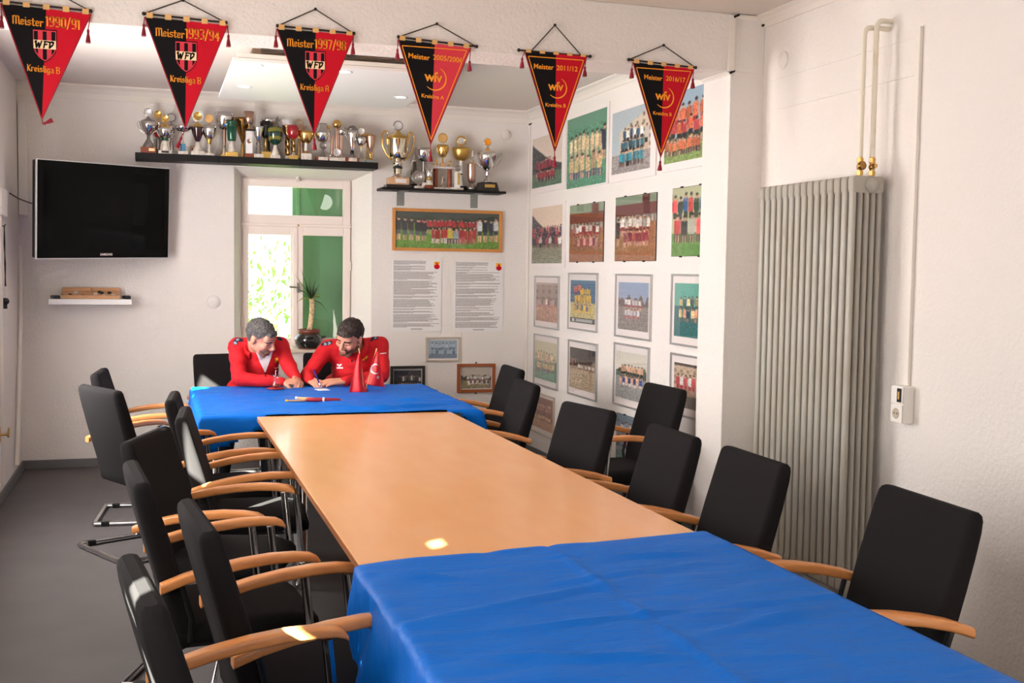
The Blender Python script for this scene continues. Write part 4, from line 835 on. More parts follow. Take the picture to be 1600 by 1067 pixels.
t2(762, 9.14, 'large silver lidded trophy with curled handles on a black base with gold plaque', [('base', 'onyx', 'taper', 33, 27, 0, 14), ('plaque', 'gold_soft', 'box', 17, 1, 5.5, 10.5, 1, -12.2), ('foot', 'silver', 'lathe', foot(8.5, 14, 24, .3)), ('knob', 'silver', 'lathe', [(2, 23), (4, 26), (2.4, 29), (4, 31), (2, 33)]), ('cup', 'silver', 'lathe', [(2.5, 32), (7, 35), (12, 42), (15.5, 51), (16.5, 58), (15.8, 60), (0, 60)]), ('lid', 'pale_gold', 'lathe', lid(15.5, 60, 71)), ('handle', 'silver', 'handles', [(9, 37), (18, 44), (24, 52), (26, 59), (22, 62), (19, 58), (16, 53)], .9), ('medallion', 'orange', 'disc', 5, 78), ('medallion_ring', 'silver', 'ring', 6.2, 5, 78)])

# ================================================================ pennants on the beam
YP = 5.352
def pennant(i, tl, tr, tip, rod0, rod1, nail, tas, old, lines, lab, kink=0):
    ox, oz = nail; t = thing('pennant', lab, 'pennant', (ox, YP, oz), 0, 'championship pennants on the beam')
    L = lambda p: (p[0] - ox, p[1] - oz)
    tl, tr, tip, rod0, rod1 = map(L, (tl, tr, tip, rod0, rod1)); mid = ((tl[0] + tr[0]) / 2, (tl[1] + tr[1]) / 2)
    MB().prism([tl, mid, tip], 0, .003).build('black_half', 'pennant_black', t); MB().prism([mid, tr, tip], 0, .003).build('red_half', 'pennant_pale' if i == 3 else 'pennant_red', t)
    e = MB()
    for a in (tl, tr): e.tube([(a[0], .0015, a[1]), (tip[0], .0015, tip[1])], .0032, 6)
    e.build('piping', 'pennant_edge', t)
    MB().tube([(rod0[0], .004, rod0[1]), (rod1[0], .004, rod1[1])], .0045, 8).ball((rod0[0], .004, rod0[1]), .009, 8, 6).ball((rod1[0], .004, rod1[1]), .009, 8, 6).build('rod', 'rod', t)
    for k in range(5):
        f = .06 + .22 * k; x = tl[0] + (tr[0] - tl[0]) * f; z = tl[1] + (tr[1] - tl[1]) * f; zr = rod0[1] + (rod1[1] - rod0[1]) * (x - rod0[0]) / (rod1[0] - rod0[0])
        MB().box(x - .014, x + .014, -.003, .010, z - .004, zr + .007, .002).build('loop', 'tan', t)
    ca, cb = (rod0, rod1) if i != 4 else ((rod0[0] + .062, rod0[1] - .004), (rod1[0] - .045, rod1[1]))
    mb = MB(); 
    for a in (ca, cb):
        n = 26
        for k in range(n):
            p = [a[0] * (1 - (k + q) / n) for q in (0, .9)]; z = [a[1] * (1 - (k + q) / n) for q in (0, .9)]
            mb.tube([(p[0], .004, z[0]), (p[1], .004 + .004 * (k % 2), z[1])], .0032, 5)
    mb.build('chain', 'chain', t)
    MB().lathe([(0, 0), (.008, .0), (.006, .006), (0, .007)], (0, .004, 0), 8, axis='Y').build('nail', 'black', t)
    for nm, a, b in (('side', tl, tas[0]), ('side', tr, tas[1]), ('tip', tip, tas[2])):
        dx, dz, ln = b; p0 = Vector((a[0], .004, a[1])); p1 = p0 + Vector((dx, 0, dz)); d = Vector((dx * .6, 0, -1)).normalized() if nm == 'side' else Vector((dx, 0, dz)).normalized()
        if i == 0 and nm == 'tip': d = Vector((.86, 0, .45)).normalized()
        tm = MB().tube([p0, p1], .0022, 5)
        q = [p1 + d * ln * f for f in (0, .08, .22, .32, .6, 1)]; tm.tube(q, [.004, .009, .010, .008, .014, .019], 10, flat=.6)
        tm.build('tassel', 'tassel', t)
    # print: line = (text, centre u, v, height)  u along the top edge, v down to the tip
    w_ = tr[0] - tl[0]; h_ = mid[1] - tip[1]
    P_ = lambda u, v: (tl[0] + w_ * u + (tip[0] - mid[0]) * v, mid[1] - h_ * v)
    if not old:
        bo = .030; e2 = MB(); c0 = [P_(.055, .045), P_(.945, .045), P_(.5, .955)]
        for a, b in ((0, 1), (1, 2), (2, 0)):
            pa, pb = Vector(c0[a]), Vector(c0[b]); n = Vector((-(pb - pa).y, (pb - pa).x)).normalized() * .0022
            e2.flat([tuple(pa + n), tuple(pb + n), tuple(pb - n), tuple(pa - n)], -.0016)
        e2.build('border_line', 'orange', t)
    for s, u, v, hh in lines:
        x, z = P_(u, v); h = hh * h_
        tz = (tr[1] - tl[1]) / w_
        st = MB()
        if old:
            wd = letters_width(s) * h * (1.2 if s[0] == '1' else 1); black_letters(st, s, x - wd / 2, z, h * (1.2 if s[0] == '1' else 1), -.0016, .85)
        else:
            vs, fs = text_polys(s, h * 1.16, .02 * h); st.add([(x + a, -.0016, z + b) for a, b in vs], fs)
        MB().add([(p[0], p[1], p[2] + (p[0] - x) * tz) for p in st.v], st.f).build('lettering', 'orange', t)
    if old:
        c = P_(.5, .335); sw = .25 * w_ * .5; sh = .27 * h_ * .5
        def shield(k): return [(c[0] - sw * k, c[1] + sh * k), (c[0] + sw * k, c[1] + sh * k), (c[0] + sw * k, c[1] + sh * .05), (c[0] + sw * k * .86, c[1] - sh * .42 * k), (c[0] + sw * k * .5, c[1] - sh * .78 * k), (c[0], c[1] - sh * 1.02 * k), (c[0] - sw * k * .5, c[1] - sh * .78 * k), (c[0] - sw * k * .86, c[1] - sh * .42 * k), (c[0] - sw * k, c[1] + sh * .05)]
        cr = MB().flat(shield(1.10), -.0010).build('crest', 'pennant_black', t)
        MB().flat(shield(1.03), -.0014).build('crest_outline', 'pennant_pale', cr)
        MB().flat(shield(.95), -.0018).build('crest_field', 'pennant_black', cr)
        for x0, x1, q0, q1 in ((-.60, -.18, -.62, -.90), (.18, .60, -.90, -.62)):
            MB().flat([(c[0] + sw * x0, c[1] + sh * .95), (c[0] + sw * x1, c[1] + sh * .95), (c[0] + sw * x1, c[1] + sh * q1), (c[0] + sw * x0, c[1] + sh * q0)], -.0021).build('crest_stripe', 'pennant_pale', cr)
        MB().flat([(c[0] - sw, c[1] + sh * .36), (c[0] + sw, c[1] + sh * .36), (c[0] + sw, c[1] - sh * .22), (c[0] - sw, c[1] - sh * .22)], -.0024).build('crest_band', 'cream', cr)
        lt = MB(); hh = sh * .42; z0 = c[1] - sh * .14
        glyph = {'W': [[(0, 1), (.12, 0), (.40, .75), (.50, 0), (.85, 1)], [(-.08, .9), (.1, 1)]], 'F': [[(.15, 0), (.35, 1)], [(.25, 1), (.85, .95)], [(.22, .5), (.6, .55)]], 'V': [[(0, .95), (.22, .9), (.12, 0), (.6, .5), (.72, .85), (.5, 1), (.32, .9)]]}
        for ch, ox_ in (('W', -.80), ('F', -.18), ('V', .34)):
            for ln in glyph[ch]:
                for p, q in zip(ln, ln[1:]):
                    hp = hull2([(a[0] * .62 + n[0] * .95, a[1] + n[1] * 2.2) for a in (p, q) for n in NIB])
                    lt.flat([(c[0] + sw * (ox_ + a), z0 + hh * b) for a, b in hp], -.0028)
        lt.build('crest_letters', 'pennant_black', cr)
    else:
        c = P_(.5, .345); r = .142 * w_
        vs, fs = text_polys('wfv', r * 1.28, .03 * r, .9)
        lg = MB().add([(c[0] + a, -.0018, c[1] + b - r * .30 + a * (tr[1] - tl[1]) / w_) for a, b in vs], fs).build('association_letters', 'orange', t)
        arc = MB(); N_ = 26
        for k in range(N_):
            a0, a1 = radians(-135 + 200 * k / N_), radians(-135 + 200 * (k + 1) / N_)
            wa, wb = [.055 * r * max(0, sin(pi * (k + j) / N_)) ** .7 + .0008 for j in (0, 1)]
            cc = (c[0] + r * .15, c[1] - r * .02)
            arc.flat([(cc[0] + (r * 1.08 + wa) * cos(a0), cc[1] + (r * 1.08 + wa) * sin(a0)), (cc[0] + (r * 1.08 - wa) * cos(a0), cc[1] + (r * 1.08 - wa) * sin(a0)), (cc[0] + (r * 1.08 - wb) * cos(a1), cc[1] + (r * 1.08 - wb) * sin(a1)), (cc[0] + (r * 1.08 + wb) * cos(a1), cc[1] + (r * 1.08 + wb) * sin(a1))], -.0018)
        arc.build('swoosh', 'orange', t)
    return t
OL = lambda year, lg: [('Meister', .305, .160, .074), (year, .695, .160, .074), (lg, .5, .575, .058)]
NL = lambda year, lg, a, b: [('Meister', a, .165, .062), (year, b, .165, .062), (lg, .5, .545, .046)]
pennant(0, (-0.6189,2.7003), (-0.2546,2.6841), (-0.4597,2.2149), (-0.6264,2.7106), (-0.2558,2.6979), (-0.4365,2.7844), ((.002, -.05, .055), (-.012, -.065, .06), (.003, -.022, .045)), True, OL('1990/91', 'Kreisliga B'), 'black and red pennant reading Meister 1990/91, its tip tassel flicked up')
pennant(1, (-0.0292,2.6914), (0.3306,2.6818), (0.1433,2.2073), (-0.0332,2.7051), (0.3235,2.6942), (0.1359,2.7787), ((-.004, -.03, .055), (.004, -.04, .055), (-.016, -.040, .055)), True, OL('1993/94', 'Kreisliga B'), 'black and red pennant reading Meister 1993/94 above the silver cups')
pennant(2, (0.5521,2.6848), (0.9108,2.6831), (0.7243,2.2107), (0.5565,2.6982), (0.9107,2.6905), (0.73,2.7885), ((-.004, -.03, .055), (-.004, -.035, .055), (.001, -.02, .055)), True, OL('1997/98', 'Kreisliga A'), 'black and red pennant reading Meister 1997/98 above the window')
pennant(3, (1.1231,2.6797), (1.484,2.6638), (1.2882,2.1898), (1.1261,2.6905), (1.5148,2.6738), (1.3142,2.7673), ((-.002, -.045, .05), (-.004, -.06, .05), (0, -.035, .05)), False, NL('2005/2006', 'Kreisliga A', .29, .69), 'black and lighter red pennant reading Meister 2005/2006')
pennant(4, (1.7623,2.667), (2.0927,2.667), (1.9294,2.1852), (1.7322,2.6726), (2.1118,2.6683), (1.9201,2.8092), ((-.012, -.03, .05), (-.008, -.05, .05), (0, -.025, .055)), False, NL('2011/12', 'Kreisliga B', .30, .68), 'black and red pennant reading Meister 2011/12 with a steep chain')
pennant(5, (2.3461,2.6558), (2.6929,2.6454), (2.5141,2.1823), (2.3245,2.6673), (2.7038,2.6527), (2.5181,2.7541), ((-.004, -.03, .05), (-.004, -.05, .05), (-.001, -.02, .05)), False, NL('2016/17', 'Kreisliga B', .33, .70), 'black and red pennant reading Meister 2016/17 beside the pilaster')

# ================================================================ printed photographs
def paint_photo(w_, h_, seed, sky, back, ground, horizon, rows, backkind='trees', ink=None, strip=False):
    r = np.random.RandomState(seed); im = np.zeros((h_, w_, 3)); yy, xx = np.mgrid[0:h_, 0:w_]
    u = xx / w_; v = yy / h_
    im[:] = np.array(sky); im *= (1 + .06 * (v[..., None] - .3))
    g = v > horizon; im[g] = np.array(ground); im[g] *= (1 + .07 * r.randn(g.sum(), 1))
    if backkind == 'trees':
        prof = horizon - .10 - .10 * np.abs(np.sin(u * 9 + seed)) - .05 * np.sin(u * 31 + seed * 2)
        m = (v > prof) & ~g; im[m] = np.array(back); im[m] *= (1 + .25 * r.randn(m.sum(), 1))
    elif backkind == 'hill':
        m = (v > .12 + .75 * u * (1 - .35 * u)) & ~g; im[m] = np.array(back); im[m] *= (1 + .2 * r.randn(m.sum(), 1))
    elif backkind == 'house':
        m = (v > .05 + .35 * (1 - u)) & ~g & (u > .2); im[m] = np.array(back); w2 = m & (((xx // 3) % 3) == 0) & (((yy // 5) % 2) == 0); im[w2] *= .6
    elif backkind == 'stand':
        m = (v > horizon - .28) & (v < horizon - .1); im[m] = np.array(back); m = (v >= horizon - .1) & (v < horizon); im[m] = (190, 180, 160); m2 = m & ((xx // 3) % 2 == 0); im[m2] *= .65
        m = (v < horizon - .26) & (v > horizon - .42) & (u > .66) & (u < .84); im[m] = np.array(back) * .9
    elif backkind == 'wall':
        m = (v > .05) & ~g; im[m] = np.array(back); m2 = m & ((yy // 6) % 2 == 0) & ((xx // 4) % 3 == 0); im[m2] *= .75
    elif backkind == 'arch':
        m = ((u - .5) ** 2 / .3 + (v - .05) ** 2 / .14 < 1); im[m] = np.array(back); im[m] *= (1 + .3 * r.randn(m.sum(), 1))
    def disk(cx, cy, rx, ry, c):
        m = ((xx - cx) / max(rx, .5)) ** 2 + ((yy - cy) / max(ry, .5)) ** 2 <= 1; im[m] = c
    def rect(x0, x1, y0, y1, c): im[int(max(0, round(y0))):int(max(0, round(y1))), int(max(0, round(x0))):int(max(0, round(x1)))] = c
    for (yb, n, x0, x1, size, shirts, shorts, crouch) in rows:
        H = size * h_; W = (x1 - x0) * w_ / n
        for i in range(n):
            cx = (x0 * w_ + W * (i + .5)) + r.uniform(-.6, .6); H = size * h_ * r.uniform(.92, 1.06); by = yb * h_ + r.uniform(-.8, .8); sh = np.array(shirts[i % len(shirts)]) * (1 + .1 * r.randn()); bw = min(W * .42, H * .16)
            sk = np.array((206, 158, 128)) * (1 + .1 * r.randn())
            if not crouch:
                rect(cx - bw * .7, cx - bw * .1, by - H * .28, by, sk); rect(cx + bw * .15, cx + bw * .75, by - H * .28, by, sk)
                rect(cx - bw * .8, cx + bw * .85, by - H * .46, by - H * .26, shorts); rect(cx - bw, cx + bw, by - H * .84, by - H * .44, sh); rect(cx - bw * 1.15, cx - bw * .8, by - H * .78, by - H * .5, sh * .8)
                disk(cx, by - H * .91, bw * .55, H * .075, sk); disk(cx, by - H * .97, bw * .55, H * .045, (50, 36, 28))
            else:
                rect(cx - bw, cx + bw, by - H * .3, by, shorts); rect(cx - bw * .6, cx - bw * .2, by - H * .25, by, sk); rect(cx + bw * .3, cx + bw * .7, by - H * .25, by, sk)
                rect(cx - bw, cx + bw, by - H * .78, by - H * .28, sh); disk(cx, by - H * .87, bw * .55, H * .1, sk); disk(cx, by - H * .96, bw * .55, H * .05, (50, 36, 28))
    pd = np.pad(im, ((1, 1), (1, 1), (0, 0)), mode='edge'); im = .44 * im + .14 * (pd[:-2, 1:-1] + pd[2:, 1:-1] + pd[1:-1, :-2] + pd[1:-1, 2:])
    im = im * .86 + im.mean(2, keepdims=True) * .14
    nz = r.randn(h_ // 2 + 1, w_ // 2 + 1, 1).repeat(2, 0).repeat(2, 1)[:h_, :w_]
    sk = (np.abs(im - np.array(sky) * .9).sum(2, keepdims=True) < 90) & (v[..., None] < horizon)
    im = np.clip(im * (1 + np.where(sk, .12, 1) * (.06 * nz + .06 * r.randn(h_, w_, 1) + .03 * r.randn(h_, w_, 3))), 0, 255)
    if strip:
        m = v > .87; im[m] = (58, 66, 70); m = (v > .90) & (v < .965) & (((u > .06) & (u < .17)) | ((u > .22) & (u < .90) & (((xx * 7 + yy * 3) % 5) > 1))); im[m] = (214, 216, 214)
    if ink is not None:
        gr = im.mean(2, keepdims=True) / 255; im = np.array(ink[0]) * (1 - gr) + np.array(ink[1]) * gr
    return im
def print_mesh(im, x0, x1, z0, z1, y, parent, name='photograph'):
    h_, w_, _ = im.shape; xs = np.linspace(x0, x1, w_ + 1); zs = np.linspace(z1, z0, h_ + 1)
    X, Z = np.meshgrid(xs, zs); co = np.stack([X, np.full_like(X, y), Z], -1).reshape(-1, 3)
    i, j = np.mgrid[0:h_, 0:w_]; a = i * (w_ + 1) + j; fc = np.stack([a, a + w_ + 1, a + w_ + 2, a + 1], -1).reshape(-1, 4)
    me = bpy.data.meshes.new(name); me.vertices.add(len(co)); me.vertices.foreach_set('co', co.ravel()); me.loops.add(fc.size); me.loops.foreach_set('vertex_index', fc.ravel()); me.polygons.add(len(fc))
    me.polygons.foreach_set('loop_start', np.arange(0, fc.size, 4)); me.update(calc_edges=True)
    c = im.reshape(-1, 3) / 255.0; c = np.where(c <= .04045, c / 12.92, ((c + .055) / 1.055) ** 2.4); c4 = np.concatenate([c, np.ones((len(c), 1))], 1)
    at = me.color_attributes.new('Col', 'FLOAT_COLOR', 'CORNER'); at.data.foreach_set('color', np.repeat(c4, 4, 0).ravel().astype(np.float32))
    return link(name, me, 'print', parent)
def picture(wall, rect, style, label, im, inset=None, fmat=None, cat='picture', tilt=0, group=None):
    a0, a1, z0, z1 = rect; W = abs(a1 - a0); H = z1 - z0; zc = (z0 + z1) / 2; ac = (a0 + a1) / 2
    t = thing('framed_photo' if style != 'clip' else 'clip_framed_photo', label, cat, (XR, ac, zc) if wall == 'r' else (ac, YB, zc), -pi / 2 if wall == 'r' else 0, group)
    if tilt: t.rotation_euler = (0, radians(tilt), -pi / 2 if wall == 'r' else 0)
    w2, h2 = W / 2, H / 2
    if style == 'board':
        MB().box(-w2, w2, -.012, 0, -h2, h2, .002).build('mount_board', 'board', t); i = inset; print_mesh(im, -w2 + i[0], w2 - i[1], -h2 + i[2], h2 - i[3], -.0126, t)
    elif style == 'clip':
        MB().box(-w2, w2, -.006, 0, -h2, h2).build('backing', 'onyx', t); print_mesh(im, -w2 + .002, w2 - .002, -h2 + .002, h2 - .002, -.0068, t)
        MB().box(-w2, w2, -.0095, -.0075, -h2, h2).build('glass_pane', 'photo_glass', t)
        for x in (-w2 * .5, w2 * .45):
            for s in (-1, 1): MB().box(x - .011, x + .011, -.012, 0, s * h2 - .004 * (s > 0) - .006 * (s < 0), s * h2 + .006 * (s > 0) + .004 * (s < 0), .001).build('clip', 'black', t)
    else:
        fw = {'alu': .013, 'thin': .016, 'wide': .026, 'black': .024}[style]; dp = {'alu': .016, 'thin': .018, 'wide': .024, 'black': .022}[style]
        f = MB(); ring(f, -w2, w2, -h2, h2, -w2 + fw, w2 - fw, -h2 + fw, h2 - fw, -dp, 0, .002); f.build('frame', fmat or 'alu', t)
        MB().box(-w2 + fw * .8, w2 - fw * .8, -.006, 0, -h2 + fw * .8, h2 - fw * .8).build('mount', 'board', t)
        i = inset or (0, 0, 0, 0); print_mesh(im, -w2 + fw + i[0], w2 - fw - i[1], -h2 + fw + i[2], h2 - fw - i[3], -.0068, t)
        MB().box(-w2 + fw * .9, w2 - fw * .9, -.0105, -.009, -h2 + fw * .9, h2 - fw * .9).build('glass_pane', 'photo_glass', t)
        if style in ('wide',) and W < .6:
            for s in (-1, 1): MB().lathe([(0, 0), (.008, 0), (.006, .008), (0, .009)], (0, -.002, s * (h2 + .008)), 8, axis='Y').build('peg', 'black', t)
    return t
GP = 'team photos on the photo wall'
RED, WHT, BLU, BLK, YEL, ORG = (178, 30, 40), (228, 224, 216), (40, 70, 130), (34, 32, 38), (240, 186, 40), (226, 110, 60)
def pr(*a, **k): picture('r', *a, group=GP, **k)
pr((9.1994,8.3671,2.2357,2.8386), 'board', 'mounted photo of a team in dark red by a hillside, next to the room corner', paint_photo(44, 72, 1, (222, 204, 186), (70, 74, 76), (88, 120, 96), .72, [(.80, 9, .14, .72, .36, [(150, 40, 60), (170, 60, 76)], BLK, 0), (.88, 8, .16, .78, .22, [(160, 40, 56)], (60, 40, 50), 1)], 'hill'), inset=(.03, .075, .05, .135))
pr((8.3387,7.4852,2.2163,2.7984), 'board', 'mounted photo of a cream shirted team on green grass with a man in black', paint_photo(60, 90, 2, (96, 150, 124), (222, 198, 150), (84, 150, 118), .16, [(.68, 8, .06, .92, .44, [(226, 196, 150)], (210, 180, 140), 0), (.68, 1, .88, 1.0, .50, [(40, 48, 74)], (40, 48, 74), 0), (.88, 6, .06, .90, .34, [(222, 190, 140), (200, 170, 120)], (50, 70, 110), 1)], 'none'), inset=(.015, .035, .01, .035))
pr((7.4614,6.69,2.2126,2.7383), 'board', 'white mounted photo of a team in blue on a street before a pale house', paint_photo(56, 84, 3, (176, 190, 196), (214, 196, 172), (158, 148, 146), .70, [(.58, 6, .30, .82, .30, [(40, 80, 110), WHT], BLK, 0), (.74, 6, .24, .84, .28, [(46, 100, 120)], BLK, 0), (.90, 7, .2, .82, .26, [(40, 130, 150)], BLK, 1), (.70, 1, .84, .94, .40, [WHT], BLK, 0)], 'house'), inset=(.045, .08, .055, .04))
pr((6.5925,5.9753,2.2195,2.7089), 'board', 'mounted photo of a team in orange under a blue sky, beside the pilaster', paint_photo(60, 80, 4, (150, 178, 198), (60, 84, 60), (132, 158, 84), .74, [(.60, 6, .05, 1.0, .44, [(226, 108, 66)], RED, 0), (.74, 7, .0, 1.0, .36, [(220, 96, 60), (200, 60, 60)], BLK, 0), (.90, 8, .0, .9, .26, [(226, 110, 70)], BLK, 1)], 'trees'), inset=(.035, .02, .05, .01))
pr((9.182,8.3529,1.6123,2.1453), 'board', 'white mounted photo of a big crowd of players below a rocky cliff', paint_photo(50, 84, 5, (230, 204, 180), (82, 76, 80), (138, 136, 116), .66, [(.52, 12, .0, .98, .18, [(190, 60, 70), (150, 90, 80), (60, 50, 90)], BLK, 0), (.62, 11, .02, .98, .2, [(170, 40, 60), (50, 50, 90), (40, 40, 60)], BLK, 0), (.72, 9, .04, .98, .22, [(60, 46, 70), (180, 60, 70), WHT], BLK, 1)], 'hill'), inset=(.03, .055, .035, .03))
pr((8.2572,7.5593,1.6556,2.0933), 'clip', 'clip framed reddish photo of a white shirted team before a low stand', paint_photo(56, 88, 6, (140, 164, 130), (132, 60, 40), (160, 96, 60), .42, [(.60, 8, .1, .88, .26, [(150, 56, 56), WHT, WHT], RED, 0), (.80, 8, .16, .86, .26, [(160, 60, 76), (200, 160, 150)], (150, 60, 60), 1)], 'stand'))
pr((7.3455,6.6658,1.6586,2.1036), 'clip', 'clip framed brownish photo of a team in white with orange sleeves, glossy glass', paint_photo(64, 96, 7, (136, 158, 128), (112, 40, 40), (166, 104, 64), .40, [(.62, 9, .08, .86, .32, [WHT, (230, 214, 196)], (150, 50, 40), 0), (.78, 8, .22, .84, .28, [(156, 44, 60)], (180, 120, 110), 1), (.76, 1, .02, .14, .44, [BLK], BLK, 0)], 'stand'))
pr((6.4365,5.9132,1.6848,2.109), 'clip', 'clip framed photo of players in red shirts on bright grass before a pale wall', paint_photo(60, 80, 8, (190, 196, 150), (196, 202, 160), (96, 150, 60), .66, [(.58, 7, .0, 1.0, .48, [(210, 50, 60), (46, 80, 60), (60, 90, 140)], (60, 70, 60), 0), (.80, 5, .05, 1.0, .42, [(226, 60, 66), BLK, (216, 210, 196)], (60, 60, 50), 1)], 'none'))
pr((9.0691,8.4663,1.1065,1.5435), 'alu', 'aluminium framed faded photo of a team in front of a long building', paint_photo(40, 66, 9, (190, 170, 160), (164, 140, 128), (190, 140, 116), .56, [(.72, 9, .02, .98, .34, [(200, 150, 140), WHT, (130, 96, 90)], (190, 120, 110), 0)], 'wall'), inset=(0.020, 0.025, 0.044, 0.044))
pr((8.2531,7.65,1.1338,1.5737), 'alu', 'aluminium framed poster of a team in yellow shirts with a dark caption strip', paint_photo(50, 84, 10, (80, 130, 160), (60, 110, 150), (206, 190, 120), .52, [(.42, 4, .15, .45, .34, [(226, 80, 50)], BLU, 0), (.42, 5, .4, .8, .26, [YEL], YEL, 0), (.60, 6, .18, .86, .28, [YEL], YEL, 0), (.76, 7, .14, .84, .22, [(240, 190, 60), (60, 90, 130)], YEL, 1)], 'wall', None, True), inset=(0.030, 0.030, 0.044, 0.044))
pr((7.3094,6.7105,1.1301,1.5713), 'alu', 'aluminium framed photo of a small team in white and red on grey ground', paint_photo(52, 84, 11, (150, 170, 200), (110, 92, 86), (146, 136, 130), .50, [(.58, 5, .22, .78, .24, [WHT], (170, 60, 70), 0), (.76, 5, .22, .72, .22, [(222, 224, 232)], (160, 50, 66), 1)], 'trees'), inset=(0.035, 0.035, 0.044, 0.044))
pr((6.4142,5.8999,1.1327,1.5768), 'alu', 'aluminium framed teal tinted photo of a team in yellow, beside the pilaster', paint_photo(60, 84, 12, (96, 178, 160), (84, 140, 130), (40, 112, 116), .42, [(.54, 7, .14, 1.0, .30, [(224, 206, 140), (60, 80, 90)], (70, 100, 100), 0), (.72, 7, .14, 1.0, .28, [(232, 200, 140), (226, 150, 110), (30, 60, 90)], (50, 80, 90), 1)], 'none'), inset=(0.030, 0.030, 0.044, 0.044))
pr((9.066,8.4651,0.6178,1.0526), 'alu', 'aluminium framed pale green photo of a team in beige', paint_photo(42, 72, 13, (214, 206, 170), (176, 180, 140), (112, 160, 136), .50, [(.58, 6, .1, .85, .32, [(226, 190, 150)], (220, 180, 150), 0), (.78, 7, .12, .88, .26, [(226, 186, 130)], (60, 60, 100), 1)], 'trees'), inset=(0.010, 0.020, 0.044, 0.044))
pr((8.2303,7.632,0.624,1.053), 'alu', 'aluminium framed photo of a distant team under a dark arch on bare ground', paint_photo(48, 80, 14, (150, 130, 110), (64, 58, 56), (188, 166, 136), .52, [(.52, 6, .0, .32, .28, [(150, 90, 70), BLK], BLK, 0), (.56, 9, .32, .96, .2, [WHT, (190, 170, 150)], (120, 90, 80), 0)], 'arch'), inset=(0.015, 0.025, 0.044, 0.044))
pr((7.3138,6.7237,0.6509,1.0896), 'alu', 'aluminium framed photo of a team in peach shirts before tall fir trees', paint_photo(52, 84, 15, (224, 218, 200), (84, 104, 86), (152, 152, 148), .52, [(.54, 7, .16, .9, .28, [(240, 180, 140)], BLK, 0), (.72, 8, .14, .86, .24, [(236, 172, 130), (50, 70, 160)], WHT, 1)], 'trees'), inset=(0.020, 0.030, 0.044, 0.044))
pr((6.4018,5.9032,0.6978,1.0835), 'alu', 'aluminium framed photo of players in red and white, cut off by the pilaster', paint_photo(56, 84, 16, (80, 66, 64), (196, 170, 140), (120, 104, 96), .72, [(.70, 7, .06, 1.0, .46, [(206, 60, 66), WHT], RED, 0)], 'wall'), inset=(0.035, 0.030, 0.044, 0.044))
pr((9.127,8.5389,0.2077,0.5552), 'alu', 'pale framed brick red photo low on the wall behind the black chairs', paint_photo(44, 76, 17, (176, 112, 96), (160, 96, 80), (200, 140, 100), .70, [(.40, 6, .1, .9, .22, [(206, 160, 140)], (180, 110, 90), 0), (.80, 6, .1, .9, .26, [(214, 170, 120)], (150, 90, 70), 0)], 'wall'), inset=(0.015, 0.015, 0.035, 0.020), fmat='frame_silver')
pr((7.2549,6.6968,0.2478,0.5953), 'clip', 'clip framed bluish photo low on the wall, mostly hidden by the pushed back chair', paint_photo(54, 80, 18, (110, 140, 160), (120, 140, 156), (110, 150, 140), .74, [(.44, 8, .0, 1.0, .3, [(130, 160, 190), WHT], BLU, 0), (.74, 7, .0, 1.0, .34, [(190, 90, 110), (170, 190, 200)], (90, 90, 120), 0)], 'wall'))
# far wall
def pb(*a, **k): picture('b', *a, **k)
pb((1.9108,2.872,1.7385,2.0931), 'wide', 'wide beech framed panorama photo of a red team on a lawn', paint_photo(168, 58, 21, (60, 76, 66), (52, 66, 54), (104, 156, 52), .30, [(.60, 16, .2, .80, .42, [(184, 34, 44)], BLK, 0), (.80, 5, .0, .30, .66, [(46, 48, 56), (50, 50, 60), (60, 40, 46)], (90, 96, 104), 0), (.80, 4, .78, 1.0, .66, [(220, 226, 232), (50, 54, 70), (46, 50, 72)], (60, 66, 84), 0), (.86, 6, .34, .52, .48, [(190, 36, 46)], WHT, 1), (.86, 2, .49, .61, .46, [(232, 206, 50), (150, 160, 170)], BLK, 1), (.86, 4, .6, .78, .48, [(190, 36, 46)], (180, 40, 50), 1)], 'trees'), fmat='frame_beech')
pb((2.2062,2.5119,0.7976,1.0089), 'thin', 'small pale framed blue toned old team photo below the printed boards', paint_photo(54, 38, 22, (180, 190, 196), (150, 160, 170), (110, 124, 140), .75, [(.62, 7, .06, .95, .5, [(190, 200, 206), (170, 182, 190)], (60, 80, 100), 0), (.88, 6, .06, .94, .42, [(160, 176, 186), (70, 90, 110)], (60, 80, 100), 1)], 'none', ink=((44, 66, 92), (206, 220, 226))), inset=(.012, .012, .012, .012), fmat='frame_silver')
pb((2.4864,2.8271,0.5277,0.7763), 'wide', 'small brown wooden framed photo of a team in white hung from a black peg', paint_photo(54, 38, 23, (206, 196, 180), (70, 74, 60), (150, 140, 96), .58, [(.72, 12, .2, .92, .36, [WHT], (150, 60, 60), 0), (.82, 10, .22, .95, .26, [(226, 222, 214), (70, 50, 60)], WHT, 1)], 'trees'), inset=(.008, .008, .008, .008), fmat='frame_brown')
pb((1.9027,2.2016,0.5504,0.7644), 'black', 'small black framed group photo half hidden behind the cloth covered table', paint_photo(50, 36, 24, (190, 196, 206), (50, 48, 56), (60, 50, 48), .85, [(.90, 11, .18, .98, .6, [BLK, (60, 60, 70), WHT, (90, 110, 90)], BLK, 0)], 'wall'), inset=(.006, .006, .006, .006), fmat='frame_black')
